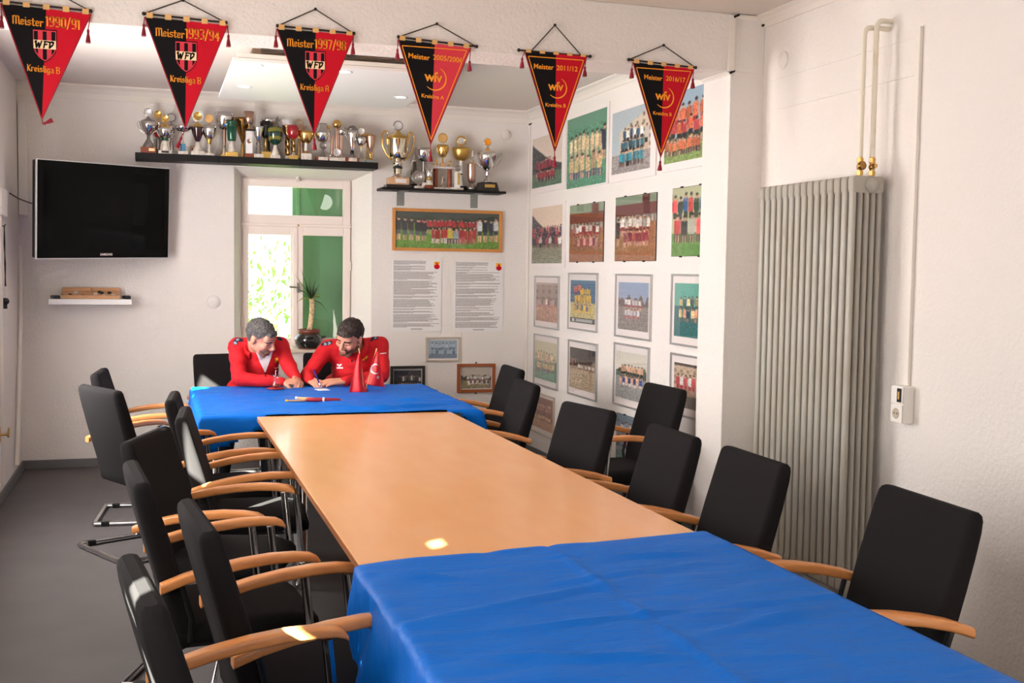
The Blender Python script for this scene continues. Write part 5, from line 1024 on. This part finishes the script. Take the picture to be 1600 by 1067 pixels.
for k, (rect, lab) in enumerate((((1.9133,2.3401,1.0588,1.6663), 'white board densely printed with grey text, next to the window recess'), ((2.4534,2.891,1.0525,1.6616), 'white board densely printed with grey text, next to the room corner'))):
    a0, a1, z0, z1 = rect; t = thing('text_board', lab, 'notice board', ((a0 + a1) / 2, YB, (z0 + z1) / 2), 0, 'printed text boards'); w2, h2 = (a1 - a0) / 2, (z1 - z0) / 2
    MB().box(-w2, w2, -.008, 0, -h2, h2, .001).build('board', 'paper', t)
    r = random.Random(40 + k); mb = MB(); z = h2 - .016; par = 5
    while z > -h2 + .03:
        par -= 1
        wid = (.46 if z > h2 - .09 else .40 if z > h2 - .11 else .52) * r.uniform(.55, 1.0) if par == 0 else (.68 if z > h2 - .10 else r.uniform(.74, .95))
        x = -w2 + .012; xe = -w2 + .012 + wid * (2 * w2 - .02)
        while x < xe - .008:
            l = r.choice((.008, .012, .016, .022)); mb.flat([(x, z), (x + l, z), (x + l, z + .0042), (x, z + .0042)], -.0086); x += l + .003
        z -= .0071
        if par <= 0: z -= .0068 if r.random() < .8 else 0; par = r.choice((2, 3, 5, 7, 10))
    for q in range(2): mb.flat([(-.05, -h2 + .02 - q * .007), (.05, -h2 + .02 - q * .007), (.05, -h2 + .0235 - q * .007), (-.05, -h2 + .0235 - q * .007)], -.0086)
    mb.build('printed_text', 'text_grey', t, kind='stuff')
    cx, cz = w2 - .042, h2 - .046
    c_ = MB().flat([(cx - .024, cz + .030), (cx + .022, cz + .030), (cx + .024, cz + .008), (cx + .012, cz - .002), (cx - .026, cz - .002)], -.0088).build('crest', 'yellow', t)
    MB().flat([(cx - .008, cz + .020), (cx + .004, cz + .024), (cx + .010, cz + .004), (cx + .026, cz - .004), (cx + .022, cz - .026), (cx, cz - .036), (cx - .022, cz - .026), (cx - .026, cz - .004), (cx - .006, cz + .004)], -.0090).build('crest_shield', 'pennant_red', c_)

# ================================================================ the two men
EYE = Vector((0, 0, 1.58))
def hand(mb, w_, d, up, side_sign, curl, spread=.0, thumb=.6):
    d = Vector(d).normalized(); up = (Vector(up) - d * Vector(up).dot(d)).normalized(); sd = d.cross(up) * side_sign     # sd points to the thumb side
    w_ = Vector(w_)
    for k, (o, ln, l) in enumerate(((.030, .088, .072), (.010, .092, .080), (-.010, .088, .075), (-.028, .080, .058))):
        kn = w_ + d * ln + sd * o + up * (.004 if k in (1, 2) else 0)
        mb.cap(w_ + sd * o * .55, kn, .0165, .0115, 8)
        p = kn; ang = 0; dr = (d + sd * spread * (1.5 - k)).normalized()
        for j, f in enumerate((.44, .31, .25)):
            ang += curl[j] * (1 + .08 * k); v = (dr * cos(ang) - up * sin(ang)); q = p + v * l * f; mb.cap(p, q, .0098 - .001 * j, .009 - .001 * j, 8); p = q
    t0 = w_ + d * .022 + sd * .026 - up * .006; t1 = t0 + (d * .55 + sd * .7 - up * .35).normalized() * .042; t2 = t1 + (d * .85 + sd * (.25 - thumb * .5) - up * .45).normalized() * .032
    mb.cap(w_ + d * .01, t0, .017, .014, 8).cap(t0, t1, .0135, .0115, 8).cap(t1, t2, .0112, .009, 8)
def head_parts(mb, X):
    """X: head-local point -> world"""
    S_ = lambda c, r, **k: None
    def el(c, r):
        rings = []; n, m = 18, 12
        for i in range(m + 1):
            a = pi * i / m; k = max(sin(a), 1e-3); rings.append([tuple(X((c[0] + r[0] * k * cos(2 * pi * j / n), c[1] + r[1] * k * sin(2 * pi * j / n), c[2] - r[2] * cos(a)))) for j in range(n)])
        mb.loft(rings)
    def cp(a, b, ra, rb): mb.cap(X(a), X(b), ra, rb, 10)
    el((0, .018, .030), (.076, .097, .086)); el((0, -.022, -.030), (.063, .070, .078)); el((0, -.060, .035), (.056, .032, .050))
    el((0, -.052, -.092), (.030, .030, .022))
    for s in (-1, 1):
        cp((s * .056, .008, -.050), (s * .022, -.066, -.098), .020, .017); el((s * .040, -.060, -.024), (.024, .024, .022)); cp((s * .016, -.086, .022), (s * .044, -.074, .020), .0105, .010)
        el((s * .077, .012, -.004), (.009, .019, .032)); el((s * .013, -.101, -.036), (.0095, .011, .008))
        el((s * .032, -.074, .001), (.014, .011, .008))
    cp((0, -.086, .012), (0, -.112, -.026), .0095, .0125); el((0, -.104, -.033), (.012, .013, .009))
    cp((-.019, -.086, -.060), (.019, -.086, -.060), .0085, .0085); cp((-.016, -.084, -.072), (.016, -.084, -.072), .0085, .0085); el((0, -.076, -.066), (.028, .018, .020))
def shell(me, pred, off, name, m, parent, origin, jitter=0.0, inv=None):
    nrm = [v.normal for v in me.vertices]; keep = []; used = {}
    for p in me.polygons:
        if pred(inv @ p.center): keep.append(tuple(p.vertices))
    vs = []; fs = []
    for f in keep:
        q = []
        for i in f:
            if i not in used:
                c = me.vertices[i].co; l = inv @ c; o = off(l) if callable(off) else off
                if jitter: o += jitter * (noise.noise(Vector((l.x * 90, l.y * 90, l.z * 40))) + .6 * noise.noise(Vector((l.x * 220, l.y * 220, l.z * 120))))
                used[i] = len(vs); vs.append(tuple(c + nrm[i] * o))
            q.append(used[i])
        fs.append(tuple(q))
    return MB().add(vs, fs, True).build(name, m, parent, fix=False)
def inside(p, poly):
    x, y = p; r = False
    for (x0, y0), (x1, y1) in zip(poly, poly[1:] + poly[:1]):
        if (y0 > y) != (y1 > y) and x < (x1 - x0) * (y - y0) / (y1 - y0) + x0: r = not r
    return r
def decal(bvh, polys, off, name, m, parent, root, step=.003, smooth=True):
    """print on the garment: polygons in x,z at y = 8, laid on the cloth surface"""
    vs, fs = [], []
    for poly in polys:
        xs = [p[0] for p in poly]; zs = [p[1] for p in poly]; st = min(step, max(max(xs) - min(xs), max(zs) - min(zs)) / 6); idx = {}
        nx = int((max(xs) - min(xs)) / st) + 2; nz = int((max(zs) - min(zs)) / st) + 2
        def vert(i, j):
            if (i, j) not in idx:
                tgt = Vector((min(xs) + (i - .5) * st, 8.0, min(zs) + (j - .5) * st)); d = (tgt - EYE).normalized(); loc, nr, _, _ = bvh.ray_cast(EYE, d)
                if loc is None: idx[i, j] = None
                else: idx[i, j] = len(vs); vs.append(tuple(loc - root - d * off))
            return idx[i, j]
        for i in range(nx):
            for j in range(nz):
                if inside((min(xs) + i * st, min(zs) + j * st), poly):
                    q = [vert(i, j), vert(i + 1, j), vert(i + 1, j + 1), vert(i, j + 1)]
                    if None not in q: fs.append(tuple(q))
    if fs: return MB().add(vs, fs, smooth).build(name, m, parent, fix=False)
def person(label, J, yaw, pitch, tilt, hair_m, hair, beard_m, beard, bulk, hands, hs=1.05, opened=False):
    J = {k: Vector(v) for k, v in J.items()}; root = Vector((J['pelvis'].x, J['pelvis'].y, 0)); t = thing('person', label, 'person', root)
    for k in J: J[k] = J[k] - root
    RT = Matrix.Rotation(tilt, 3, 'Y') @ Matrix.Rotation(yaw, 3, 'Z') @ Matrix.Rotation(pitch, 3, 'X'); hd = J['head']
    X = lambda p: hd + RT @ (Vector(p) * hs)
    inv4 = (Matrix.Translation(hd) @ RT.to_4x4() @ Matrix.Scale(hs, 4)).inverted()
    ch, wa, pe, nb = J['chest'], J['waist'], J['pelvis'], J['neck']
    # body: one continuous surface
    b = MB(); head_parts(b, X)
    b.cap(X((0, .030, -.055)), nb, .056, .062, 14)
    b.cap(nb, ch, .07, .11, 14).cap(ch, wa, .12 * bulk, .12 * bulk, 14).cap(wa, pe, .12 * bulk, .125, 14)
    b.cap(J['shR'], J['shL'], .05, .05, 12).cap(J['shR'], ch, .05, .10, 12).cap(J['shL'], ch, .05, .10, 12)
    for s in 'RL':
        b.cap(J['sh' + s], J['el' + s], .046, .036).cap(J['el' + s], J['wr' + s], .036, .0255)
        kn, an = J['kn' + s], J['an' + s]; hp = pe + Vector((-.09 if s == 'R' else .09, -.02, -.02)); b.cap(hp, kn, .075, .052).cap(kn, an, .052, .036).cap(an, an + Vector((0, -.13, -.045)), .036, .028)
    for a in hands: hand(b, J[a[0]], *a[1:])
    bm_ = remeshed(b, .0046, 3, .5); bo = link('body', bm_, 'skin', t)
    shell(bm_, hair, lambda l: .007 + .004 * max(0, l.z / .1), 'hair', hair_m, t, root, .0055, inv4)
    shell(bm_, beard, .0016, 'beard', beard_m, t, root, .0012, inv4)
    shell(bm_, lambda l: .014 < abs(l.x) < .052 and .017 < l.z + abs(l.x) * .12 < .029 and l.y < -.06, .0018, 'eyebrow', hair_m, t, root, .001, inv4)
    shell(bm_, lambda l: .020 < abs(l.x) < .045 and -.0085 < l.z < -.0035 and l.y < -.065, .0012, 'eyelash', 'onyx', t, root, 0, inv4)
    shell(bm_, lambda l: abs(l.x) < .020 and -.069 < l.z < -.063 and l.y < -.07, .0006, 'mouth_line', 'terracotta', t, root, 0, inv4)
    # jacket
    j = MB(); k = bulk
    j.cap(nb + Vector((0, .005, -.03)), ch, .075, .14 * k, 14).cap(ch, wa, .148 * k, .150 * k, 16).cap(wa, pe + Vector((0, 0, .04)), .150 * k, .155 * k, 16)
    j.cap(J['shR'], J['shL'], .066, .066, 12).cap(J['shR'], ch, .064, .125, 12).cap(J['shL'], ch, .064, .125, 12)
    for s in 'RL':
        j.cap(J['sh' + s], nb + Vector((0, .01, -.01)), .062, .052, 12)
        e = J['el' + s]; w2 = J['wr' + s]; j.cap(J['sh' + s], e, .066, .052).cap(e, e + (w2 - e) * .93, .053, .037)
        j.cap(e + (w2 - e) * .86, e + (w2 - e) * .97, .040, .038)
    jm = remeshed(j, .0095, 7, .5)
    for v in jm.vertices:                                           # soft folds in the cloth
        n = noise.noise(v.co * 13 + Vector((0, v.co.z * 12, 0))); n2 = noise.noise(Vector((v.co.x * 9 + 5, v.co.y * 9, v.co.z * 30))); v.co += v.normal * (n * .007 + n2 * .004)
    jo = link('jacket', jm, 'red_jersey', t)
    c = MB(); cn = nb + (X((0, .03, -.055)) - nb) * .35; ax = (X((0, .03, -.055)) - nb).normalized(); u = ax.orthogonal().normalized(); v_ = ax.cross(u)
    rings = []; sgn = ax.cross(Vector((0, -1, 0))).normalized(); fr = sgn.cross(ax)                  # fr: towards the front
    span = (-.72, .72) if opened else (-1, 1)
    for hgt, rad in ((-.050, .098), (-.03, .098), (-.005, .093), (.016, .088), (.024, .082), (.020, .074), (-.01, .070)):
        rings.append([tuple(cn + ax * hgt + (-fr * cos(pi * (span[0] + (span[1] - span[0]) * q / 24)) + sgn * sin(pi * (span[0] + (span[1] - span[0]) * q / 24))) * rad) for q in range(25)])
    c.loft(rings, False, True, False).build('collar', 'red_jersey', t)
    # trousers and shoes
    p = MB(); p.cap(pe + Vector((-.06, 0, 0)), pe + Vector((.06, 0, 0)), .125, .125, 14)
    for s in 'RL':
        hp = pe + Vector((-.09 if s == 'R' else .09, -.02, -.02)); p.cap(hp, J['kn' + s], .092, .066).cap(J['kn' + s], J['an' + s] + Vector((0, 0, .03)), .066, .050)
    link('trousers', remeshed(p, .012, 5), 'trousers', t)
    for s in 'RL':
        an = J['an' + s]; sm = MB()
        sm.loft([[(an.x + u_ * w_, an.y + y, an.z - .075 + z * h) for u_, z in ((-1, 0), (1, 0), (1, .5), (.6, 1), (-.6, 1), (-1, .5))] for y, w_, h in ((.07, .028, .06), (.05, .040, .10), (-.03, .042, .10), (-.10, .046, .065), (-.16, .042, .05), (-.19, .025, .03))])
        so = sm.build('shoe', 'white' if J['shoe_white'].x > -900 else 'onyx', t)
    bv = BVHTree.FromPolygons([tuple(v.co + root) for v in jm.vertices], [tuple(q.vertices) for q in jm.polygons])
    return t, bv, root, X
def O(p): return p
m1 = {'head': (0.7177,7.96,1.0934), 'neck': (0.6997,8.08,1.0045), 'chest': (0.7165,8.17,0.8969), 'waist': (0.7062,8.26,0.7174), 'pelvis': (.645, 8.42, .60),
      'shR': (0.5614,8.12,1.0187), 'shL': (0.8579,8.1,1.0248), 'elR': (0.5659,7.94,0.8063), 'wrR': (0.8503,7.86,0.7872), 'elL': (0.9167,8.02,0.8797), 'wrL': (0.9554,7.93,0.8101),
      'knR': (.50, 7.93, .565), 'anR': (.46, 8.08, .085), 'knL': (.76, 7.95, .565), 'anL': (.76, 7.90, .085), 'shoe_white': (0, 0, 0)}
m1['elR'] = (m1['elR'][0], m1['elR'][1], max(m1['elR'][2], .808)); m1['wrR'] = (m1['wrR'][0], m1['wrR'][1], .790)
hair1 = lambda l: l.z > (.060 if l.y < -.045 else .060 - (l.y + .045) * 1.25 if l.y < .02 else -.030 - (l.y - .02) * .5) and not (abs(l.x) > .069 and l.z < .03 and -.01 < l.y < .035)
beard1 = lambda l: l.y < -.045 and -.112 < l.z < -.044 and not (abs(l.x) < .021 and -.074 < l.z < -.055) and not (abs(l.x) > .034 and l.z > -.055) and not (l.y < -.094 and l.z > -.05)
t, bv, rt, X = person('grey haired man in red jacket and white shirt, seated and leaning over to watch', m1, radians(46), radians(44), radians(-20), 'hair_grey', hair1, 'beard_grey', beard1, 1.0,
    [('wrR', (1, -.10, .02), (0, -.35, 1), 1, (.55, .9, .6), .0, .7), ('wrL', (.02, -.9, -.25), (.5, .2, 1), -1, (.5, .8, .6), .0, .7)], 1.05, True)
W8 = {'v': ((0.6709,1.0194),(0.803,1.0094),(0.7854,0.9418),(0.7483,0.8406),(0.7104,0.9155))}
decal(bv, [W8['v']], .004, 'shirt', 'white_cloth', t, rt)
decal(bv, [((0.7439,0.8519),(0.7527,0.8518),(0.7536,0.8134),(0.7434,0.8135))], .003, 'zip', 'onyx', t, rt)
decal(bv, [((0.8186,0.9414),(0.8363,0.9481),(0.8359,0.9232),(0.8253,0.9188),(0.8208,0.9052),(0.8146,0.9143))], .003, 'club_emblem', 'yellow', t, rt, .0022)
decal(bv, [((0.8386,0.9186),(0.843,0.9163),(0.8431,0.8846),(0.8253,0.8689),(0.8098,0.8737),(0.812,0.8773),(0.8253,0.8735),(0.8395,0.8869))], .003, 'emblem_ring', 'white_print', t, rt, .0018)
decal(bv, [((0.525,1.0651),(0.5532,1.0895),(0.5858,1.0827),(0.5988,1.0692),(0.5879,1.0603),(0.5618,1.0627),(0.5553,1.0404),(0.5292,1.0383)), ((0.8295,1.095),(0.8473,1.0927),(0.8695,1.0767),(0.8606,1.0655),(0.834,1.0724))], .003, 'shoulder_patch', 'navy', t, rt)
decal(bv, [((0.5293,1.0562),(0.5401,1.065),(0.5553,1.0538),(0.5509,1.0426),(0.5358,1.0427)), ((0.551,1.0828),(0.5618,1.085),(0.5727,1.076),(0.5597,1.0671),(0.5466,1.0695))], .0045, 'chevron', 'patch_grey', t, rt, .0022)

m2 = {'head': (1.3304,7.94,1.0919), 'neck': (1.3993,8.07,0.9999), 'chest': (1.403,8.17,0.889), 'waist': (1.4115,8.27,0.7036), 'pelvis': (1.36, 8.44, .60),
      'shR': (1.2027,8.12,1.0025), 'shL': (1.5876,8.12,1.0208), 'elR': (1.0469,8.05,0.8065), 'wrR': (1.0498,7.9,0.7889), 'elL': (1.5787,7.97,0.7873), 'wrL': (1.2762,7.85,0.7765),
      'knR': (1.18, 7.93, .565), 'anR': (1.16, 8.0, .085), 'knL': (1.55, 7.95, .565), 'anL': (1.56, 8.02, .085), 'shoe_white': (-999, 0, 0)}
m2['elR'] = (m2['elR'][0], m2['elR'][1], max(m2['elR'][2], .81)); m2['wrR'] = (m2['wrR'][0], m2['wrR'][1], .795); m2['elL'] = (m2['elL'][0], m2['elL'][1], max(m2['elL'][2], .81)); m2['wrL'] = (m2['wrL'][0], m2['wrL'][1], .788)
hair2 = lambda l: l.z > (.054 if l.y < -.045 else .054 - (l.y + .045) * 1.05 if l.y < .02 else -.020 - (l.y - .02) * .5) and not (abs(l.x) > .069 and l.z < .03 and -.01 < l.y < .035)
beard2 = lambda l: l.y < .0 and -.125 < l.z < -.040 and not (abs(l.x) < .021 and -.074 < l.z < -.054) and not (l.y > -.075 and l.z > -.052 and abs(l.x) < .05) and not (l.y < -.094 and l.z > -.05) and not (abs(l.x) > .03 and l.z > -.052 and l.y < -.03)
t, bv, rt, X = person('dark haired bearded man in red jacket, seated and bending to write', m2, radians(-35), radians(36), radians(16), 'hair_dark', hair2, 'beard', beard2, 1.08,
    [('wrR', (.42, -.75, -.22), (-.35, -.15, 1), -1, (.75, 1.1, .7), .0, 1.0), ('wrL', (-1, -.18, -.02), (.0, -.45, 1), 1, (.12, .2, .15), .05, .3)], 1.08)
decal(bv, [((1.3527,0.9498),(1.3624,0.9497),(1.3645,0.9081),(1.3553,0.9082))], .004, 'zip', 'onyx', t, rt)
decal(bv, [((1.2494,0.8956),(1.2586,0.8982),(1.2678,0.8908),(1.277,0.898),(1.2885,0.8951),(1.2816,0.8837),(1.2747,0.8838),(1.2706,0.8746),(1.266,0.8747),(1.2614,0.8839),(1.2541,0.884)), ((1.2495,0.8735),(1.2945,0.8739),(1.2951,0.8628),(1.25,0.8624))], .003, 'chest_logo', 'white_print', t, rt, .0018)
decal(bv, [((1.4292,0.949),(1.4431,0.9558),(1.4524,0.9534),(1.4663,0.9649),(1.473,0.9486),(1.4688,0.9347),(1.4549,0.9326),(1.4456,0.9188),(1.434,0.9212))], .003, 'club_emblem', 'yellow', t, rt, .0022)
decal(bv, [((1.4665,0.9348),(1.4731,0.9301),(1.462,0.9116),(1.4434,0.9026),(1.4425,0.9072),(1.4573,0.9145))], .003, 'emblem_ring', 'terracotta', t, rt, .0018)
decal(bv, [((1.5434,0.9688),(1.5528,0.9711),(1.5552,0.9636),(1.5458,0.9618)), ((1.5622,0.971),(1.6115,0.9761),(1.6115,0.9706),(1.5627,0.9654))], .003, 'sleeve_print', 'white_print', t, rt, .0015)
decal(bv, [((1.137,1.0434),(1.162,1.0579),(1.2121,1.0658),(1.219,1.0429),(1.1849,1.0294),(1.1394,1.0283)), ((1.489,1.0643),(1.5075,1.0944),(1.5355,1.0989),(1.5543,1.0872),(1.545,1.0733),(1.5123,1.0689),(1.4937,1.0551))], .003, 'shoulder_patch', 'navy', t, rt)
decal(bv, [((1.1529,1.0479),(1.1666,1.0524),(1.1803,1.0408),(1.1689,1.0304),(1.1507,1.0305),(1.1643,1.0405)), ((1.1825,1.0546),(1.1962,1.0577),(1.2099,1.0475),(1.1985,1.0357),(1.1803,1.0349),(1.1939,1.0458)), ((1.5169,1.0911),(1.5285,1.0938),(1.5426,1.0849),(1.531,1.0752),(1.5123,1.0753),(1.5263,1.0836))], .0045, 'chevron', 'patch_grey', t, rt, .0022)
# the pen in the hand
pa, pb_ = Vector((1.0548,7.79,0.8799)), Vector((1.1054,7.77,0.7606)); pb_.z = .757
t = thing('pen', 'blue and white ballpoint pen held by the bearded man', 'pen', pb_); v = pa - pb_
MB().tube([v * .10, v * .55, v], .0052, 8).build('barrel', 'pen_blue', t)
MB().tube([v * 0, v * .10], [.001, .0045], 8).build('tip', 'chrome', t)
MB().tube([v * .12, v * .24], .0058, 8).build('grip', 'white', t)


# ================================================================ plant on the sill, things on the table
px_, pz_ = (1.2259,0.907)
t = thing('potted_yucca', 'yucca with a bare trunk in a black glazed pot on the window sill', 'plant', (px_, 9.335, .912))
MB().lathe([(0, 0), (.085, 0), (.090, .012), (.112, .045), (.117, .075), (.108, .105), (.085, .125), (.084, .138), (.088, .146), (.080, .148), (.078, .140), (0, .135)], n=32).build('pot', 'pot', t)
MB().lathe([(.088, .128), (.093, .134), (.095, .160), (.088, .164), (.084, .160), (.084, .132)], n=32).build('pot_rim', 'terracotta', t)
MB().lathe([(0, 0), (.088, -.0005), (.092, .010), (.086, .012)], n=32).build('pot_foot', 'terracotta', t)
MB().lathe([(0, .128), (.084, .130)], n=24).build('soil', 'terracotta', t)
MB().tube(fillet([(-.035, -.102, .10), (-.035, -.135, .105), (.025, -.135, .105), (.025, -.104, .10)], .02, 4), .010, 8).build('pot_handle', 'pot', t)
MB().tube(fillet([(.105, .02, .095), (.135, .02, .10), (.135, -.02, .10), (.105, -.02, .095)], .015, 4), .009, 8).build('pot_handle', 'pot', t)
tk = [(-.005, 0, .10), (.012, 0, .20), (.024, 0, .29), (.028, 0, .36), (.024, 0, .415)]
MB().tube(fillet(tk, .05, 4), .021, 12).build('trunk', 'trunk', t)
top = Vector((.022, 0, .41)); ls = .0047
for k, (dx, dz, dy, kind) in enumerate([(-32, 46, -.02, 0), (-19, 55, .03, 0), (-17, 43, -.05, 0), (-33, 18, -.03, 0), (-29, -6, -.06, 1), (8, 42, .0, 0), (14, 29, -.03, 0), (21, 7, -.06, 1), (21, 0, .04, 1), (29, -23, -.04, 0), (-4, 38, .05, 0), (2, 30, -.07, 0), (-10, 26, .06, 0), (10, 20, .06, 0)]):
    e = top + Vector((dx * ls, dy, dz * ls)); m_ = top + (e - top) * .5 + Vector((0, 0, .03 if dz < 20 else .008))
    pts = fillet([top, m_, e], .2, 5); n = len(pts); rr = [.006 + .009 * sin(pi * min(i / (n - 1) * 1.1 + .1, 1)) for i in range(n)]; rr[-1] = .0008
    MB().tube(pts, rr, 6, flat=.3).build('leaf', 'yucca_dry' if kind else 'yucca', t)
gx, gy = (0.7937,7.7338)
t = thing('tea_glass', 'small waisted tea glass on a red patterned saucer before the grey haired man', 'glass', (gx, gy, .748)); t.scale = (1.2, 1.2, 1.2)
MB().lathe([(0, 0), (.030, 0), (.050, .008), (.053, .011), (.030, .006), (0, .005)], n=24).build('saucer', 'red_plastic', t)
MB().lathe([(0, .006), (.022, .006), (.026, .018), (.024, .032), (.018, .052), (.020, .070), (.026, .088), (.0245, .088), (.0185, .070), (.0165, .052), (.0225, .032), (.024, .018), (0, .011)], n=20).build('glass', 'glass', t)
MB().lathe([(0, .0115), (.0236, .0182), (.0221, .032), (0, .0325)], n=20).build('tea', 'tea', t)
MB().tube([(-.006, 0, .02), (.0, .004, .105)], .0018, 6).ball((.001, .004, .107), .005, 8, 6).build('spoon', 'chrome', t)
# two little flags on crossed poles
fx, fy = (1.3274,7.4956)
def flag(label, base, top_, outline, mark):
    t = thing('table_flag', label, 'flag', (base[0], base[1], .748), 0, 'little red table flags')
    MB().tube([(0, 0, .0), (top_[0] - base[0], top_[1] - base[1], top_[2] - .748)], .0038, 8).ball((top_[0] - base[0], top_[1] - base[1], top_[2] - .745), .006, 8, 6).build('pole', 'tan', t)
    MB().lathe([(0, 0), (.022, 0), (.022, .005), (.010, .012), (0, .012)], n=16).build('foot', 'pennant_edge', t)
    (ax, az), (bx, bz), (cx, cz), (dx, dz) = outline      # top at the pole, pole low, outer low, outer top
    def S(u, v):
        x = (ax * (1 - u) + dx * u) * (1 - v) + (bx * (1 - u) + cx * u) * v; z = (az * (1 - u) + dz * u) * (1 - v) + (bz * (1 - u) + cz * u) * v
        return (x - base[0], top_[1] - base[1] - .012 + .016 * sin(u * 7.5 + v * 1.5) * (.3 + .7 * v), z - .748)
    n = 22; vs = [S(i / n, j / n) for j in range(n + 1) for i in range(n + 1)]; fs = [(j * (n + 1) + i, j * (n + 1) + i + 1, (j + 1) * (n + 1) + i + 1, (j + 1) * (n + 1) + i) for j in range(n) for i in range(n)]
    o = MB().add(vs, fs, True).build('flag_cloth', 'flag', t, fix=False)
    sm = o.modifiers.new('thick', 'SOLIDIFY'); sm.thickness = .0012; sm.offset = 0
    if mark:
        mm = MB(); U = lambda p: (lambda q: (q[0], q[1] - .0016, q[2]))(S(*p))
        N_ = 20; oc = [(.40 + .40 * cos(a), .50 + .155 * sin(a)) for a in np.linspace(radians(35), radians(325), N_)]; ic = [(.49 + .32 * cos(a), .50 + .122 * sin(a)) for a in np.linspace(radians(48), radians(312), N_)]
        for k in range(N_ - 1): mm.add([U(oc[k]), U(oc[k + 1]), U(ic[k + 1]), U(ic[k])], [(0, 1, 2, 3)])
        st = [(.64 + (.16 if k % 2 == 0 else .065) * cos(radians(90 + 36 * k)), .735 - (.075 if k % 2 == 0 else .03) * sin(radians(90 + 36 * k))) for k in range(10)]
        for k in range(10): mm.add([U((.64, .735)), U(st[k]), U(st[(k + 1) % 10])], [(0, 1, 2)])
        mm.build('crescent_and_star', 'white_print', t, fix=False)
    return t
YFg = 7.4956
F = lambda px, py: None
flag('little red table flag hanging in folds, its back turned, before the bearded man', (1.3587, 7.50), (1.3235, 7.50, 1.0371), ((1.3267,1.0103), (1.3784,0.7485), (1.2543,0.7444), (1.3158,1.006)), False)
flag('little red table flag with white crescent and star, hanging before the bearded man', (1.3784, 7.56), (1.4539, 7.56, 1.031), ((1.4474,1.0135), (1.3715,0.795), (1.5112,0.7705), (1.4628,1.0178)), True)
# bundle of rolled flag sticks lying on the cloth
s0x, s0y = (0.7809,7.0001); s1x, s1y = (1.0956,6.9572); s2x, s2y = (0.857,7.1441)
for k, (a, b, m_, lab, r_) in enumerate((((s0x, s0y, .756), (s1x - .03, s1y + .06, .756), 'wood_pale', 'pale wooden flag stick lying in the bundle on the far cloth', .007), ((s2x, s2y, .757), (s1x - .05, s1y + .1, .757), 'tan', 'tan wooden flag stick with a white tip lying behind the rolled flag', .007))):
    t = thing('flag_stick', lab, 'stick', a, 0, 'flag sticks on the cloth'); v = Vector(b) - Vector(a)
    MB().tube([(0, 0, 0), v], r_, 8).build('stick', m_, t)
    MB().tube([v * -.01, v * .04], r_ * 1.35, 8).build('tip', 'yellow' if k == 0 else 'white', t)
t = thing('rolled_flag', 'dark red flag rolled around its stick on the far cloth', 'flag', (s0x + .12, s0y + .0, .762))
v = Vector((s1x + .02 - s0x - .12, s1y - s0y, 0))
MB().tube([v * f for f in (0, .05, .3, .6, .9, 1)], [.006, .012, .014, .012, .010, .004], 10).build('cloth_roll', 'pennant_edge', t)
MB().tube([v * .48, v * .53], .0155, 10).build('tie', 'white', t)
MB().tube([v * -.12, v * 1.02], .004, 6).build('stick', 'tan', t)
ppx, ppy = (1.0907,7.6202)
o = MB().box(-.035, .045, -.05, .05, 0, .003).build('paper_card', 'paper'); o.location = (ppx, ppy + .02, .752); o.rotation_euler = (0, 0, .15); tag(o, 'small white card under the pen tip of the bearded man', 'card')
"""
print(len(bpy.data.objects))
"""
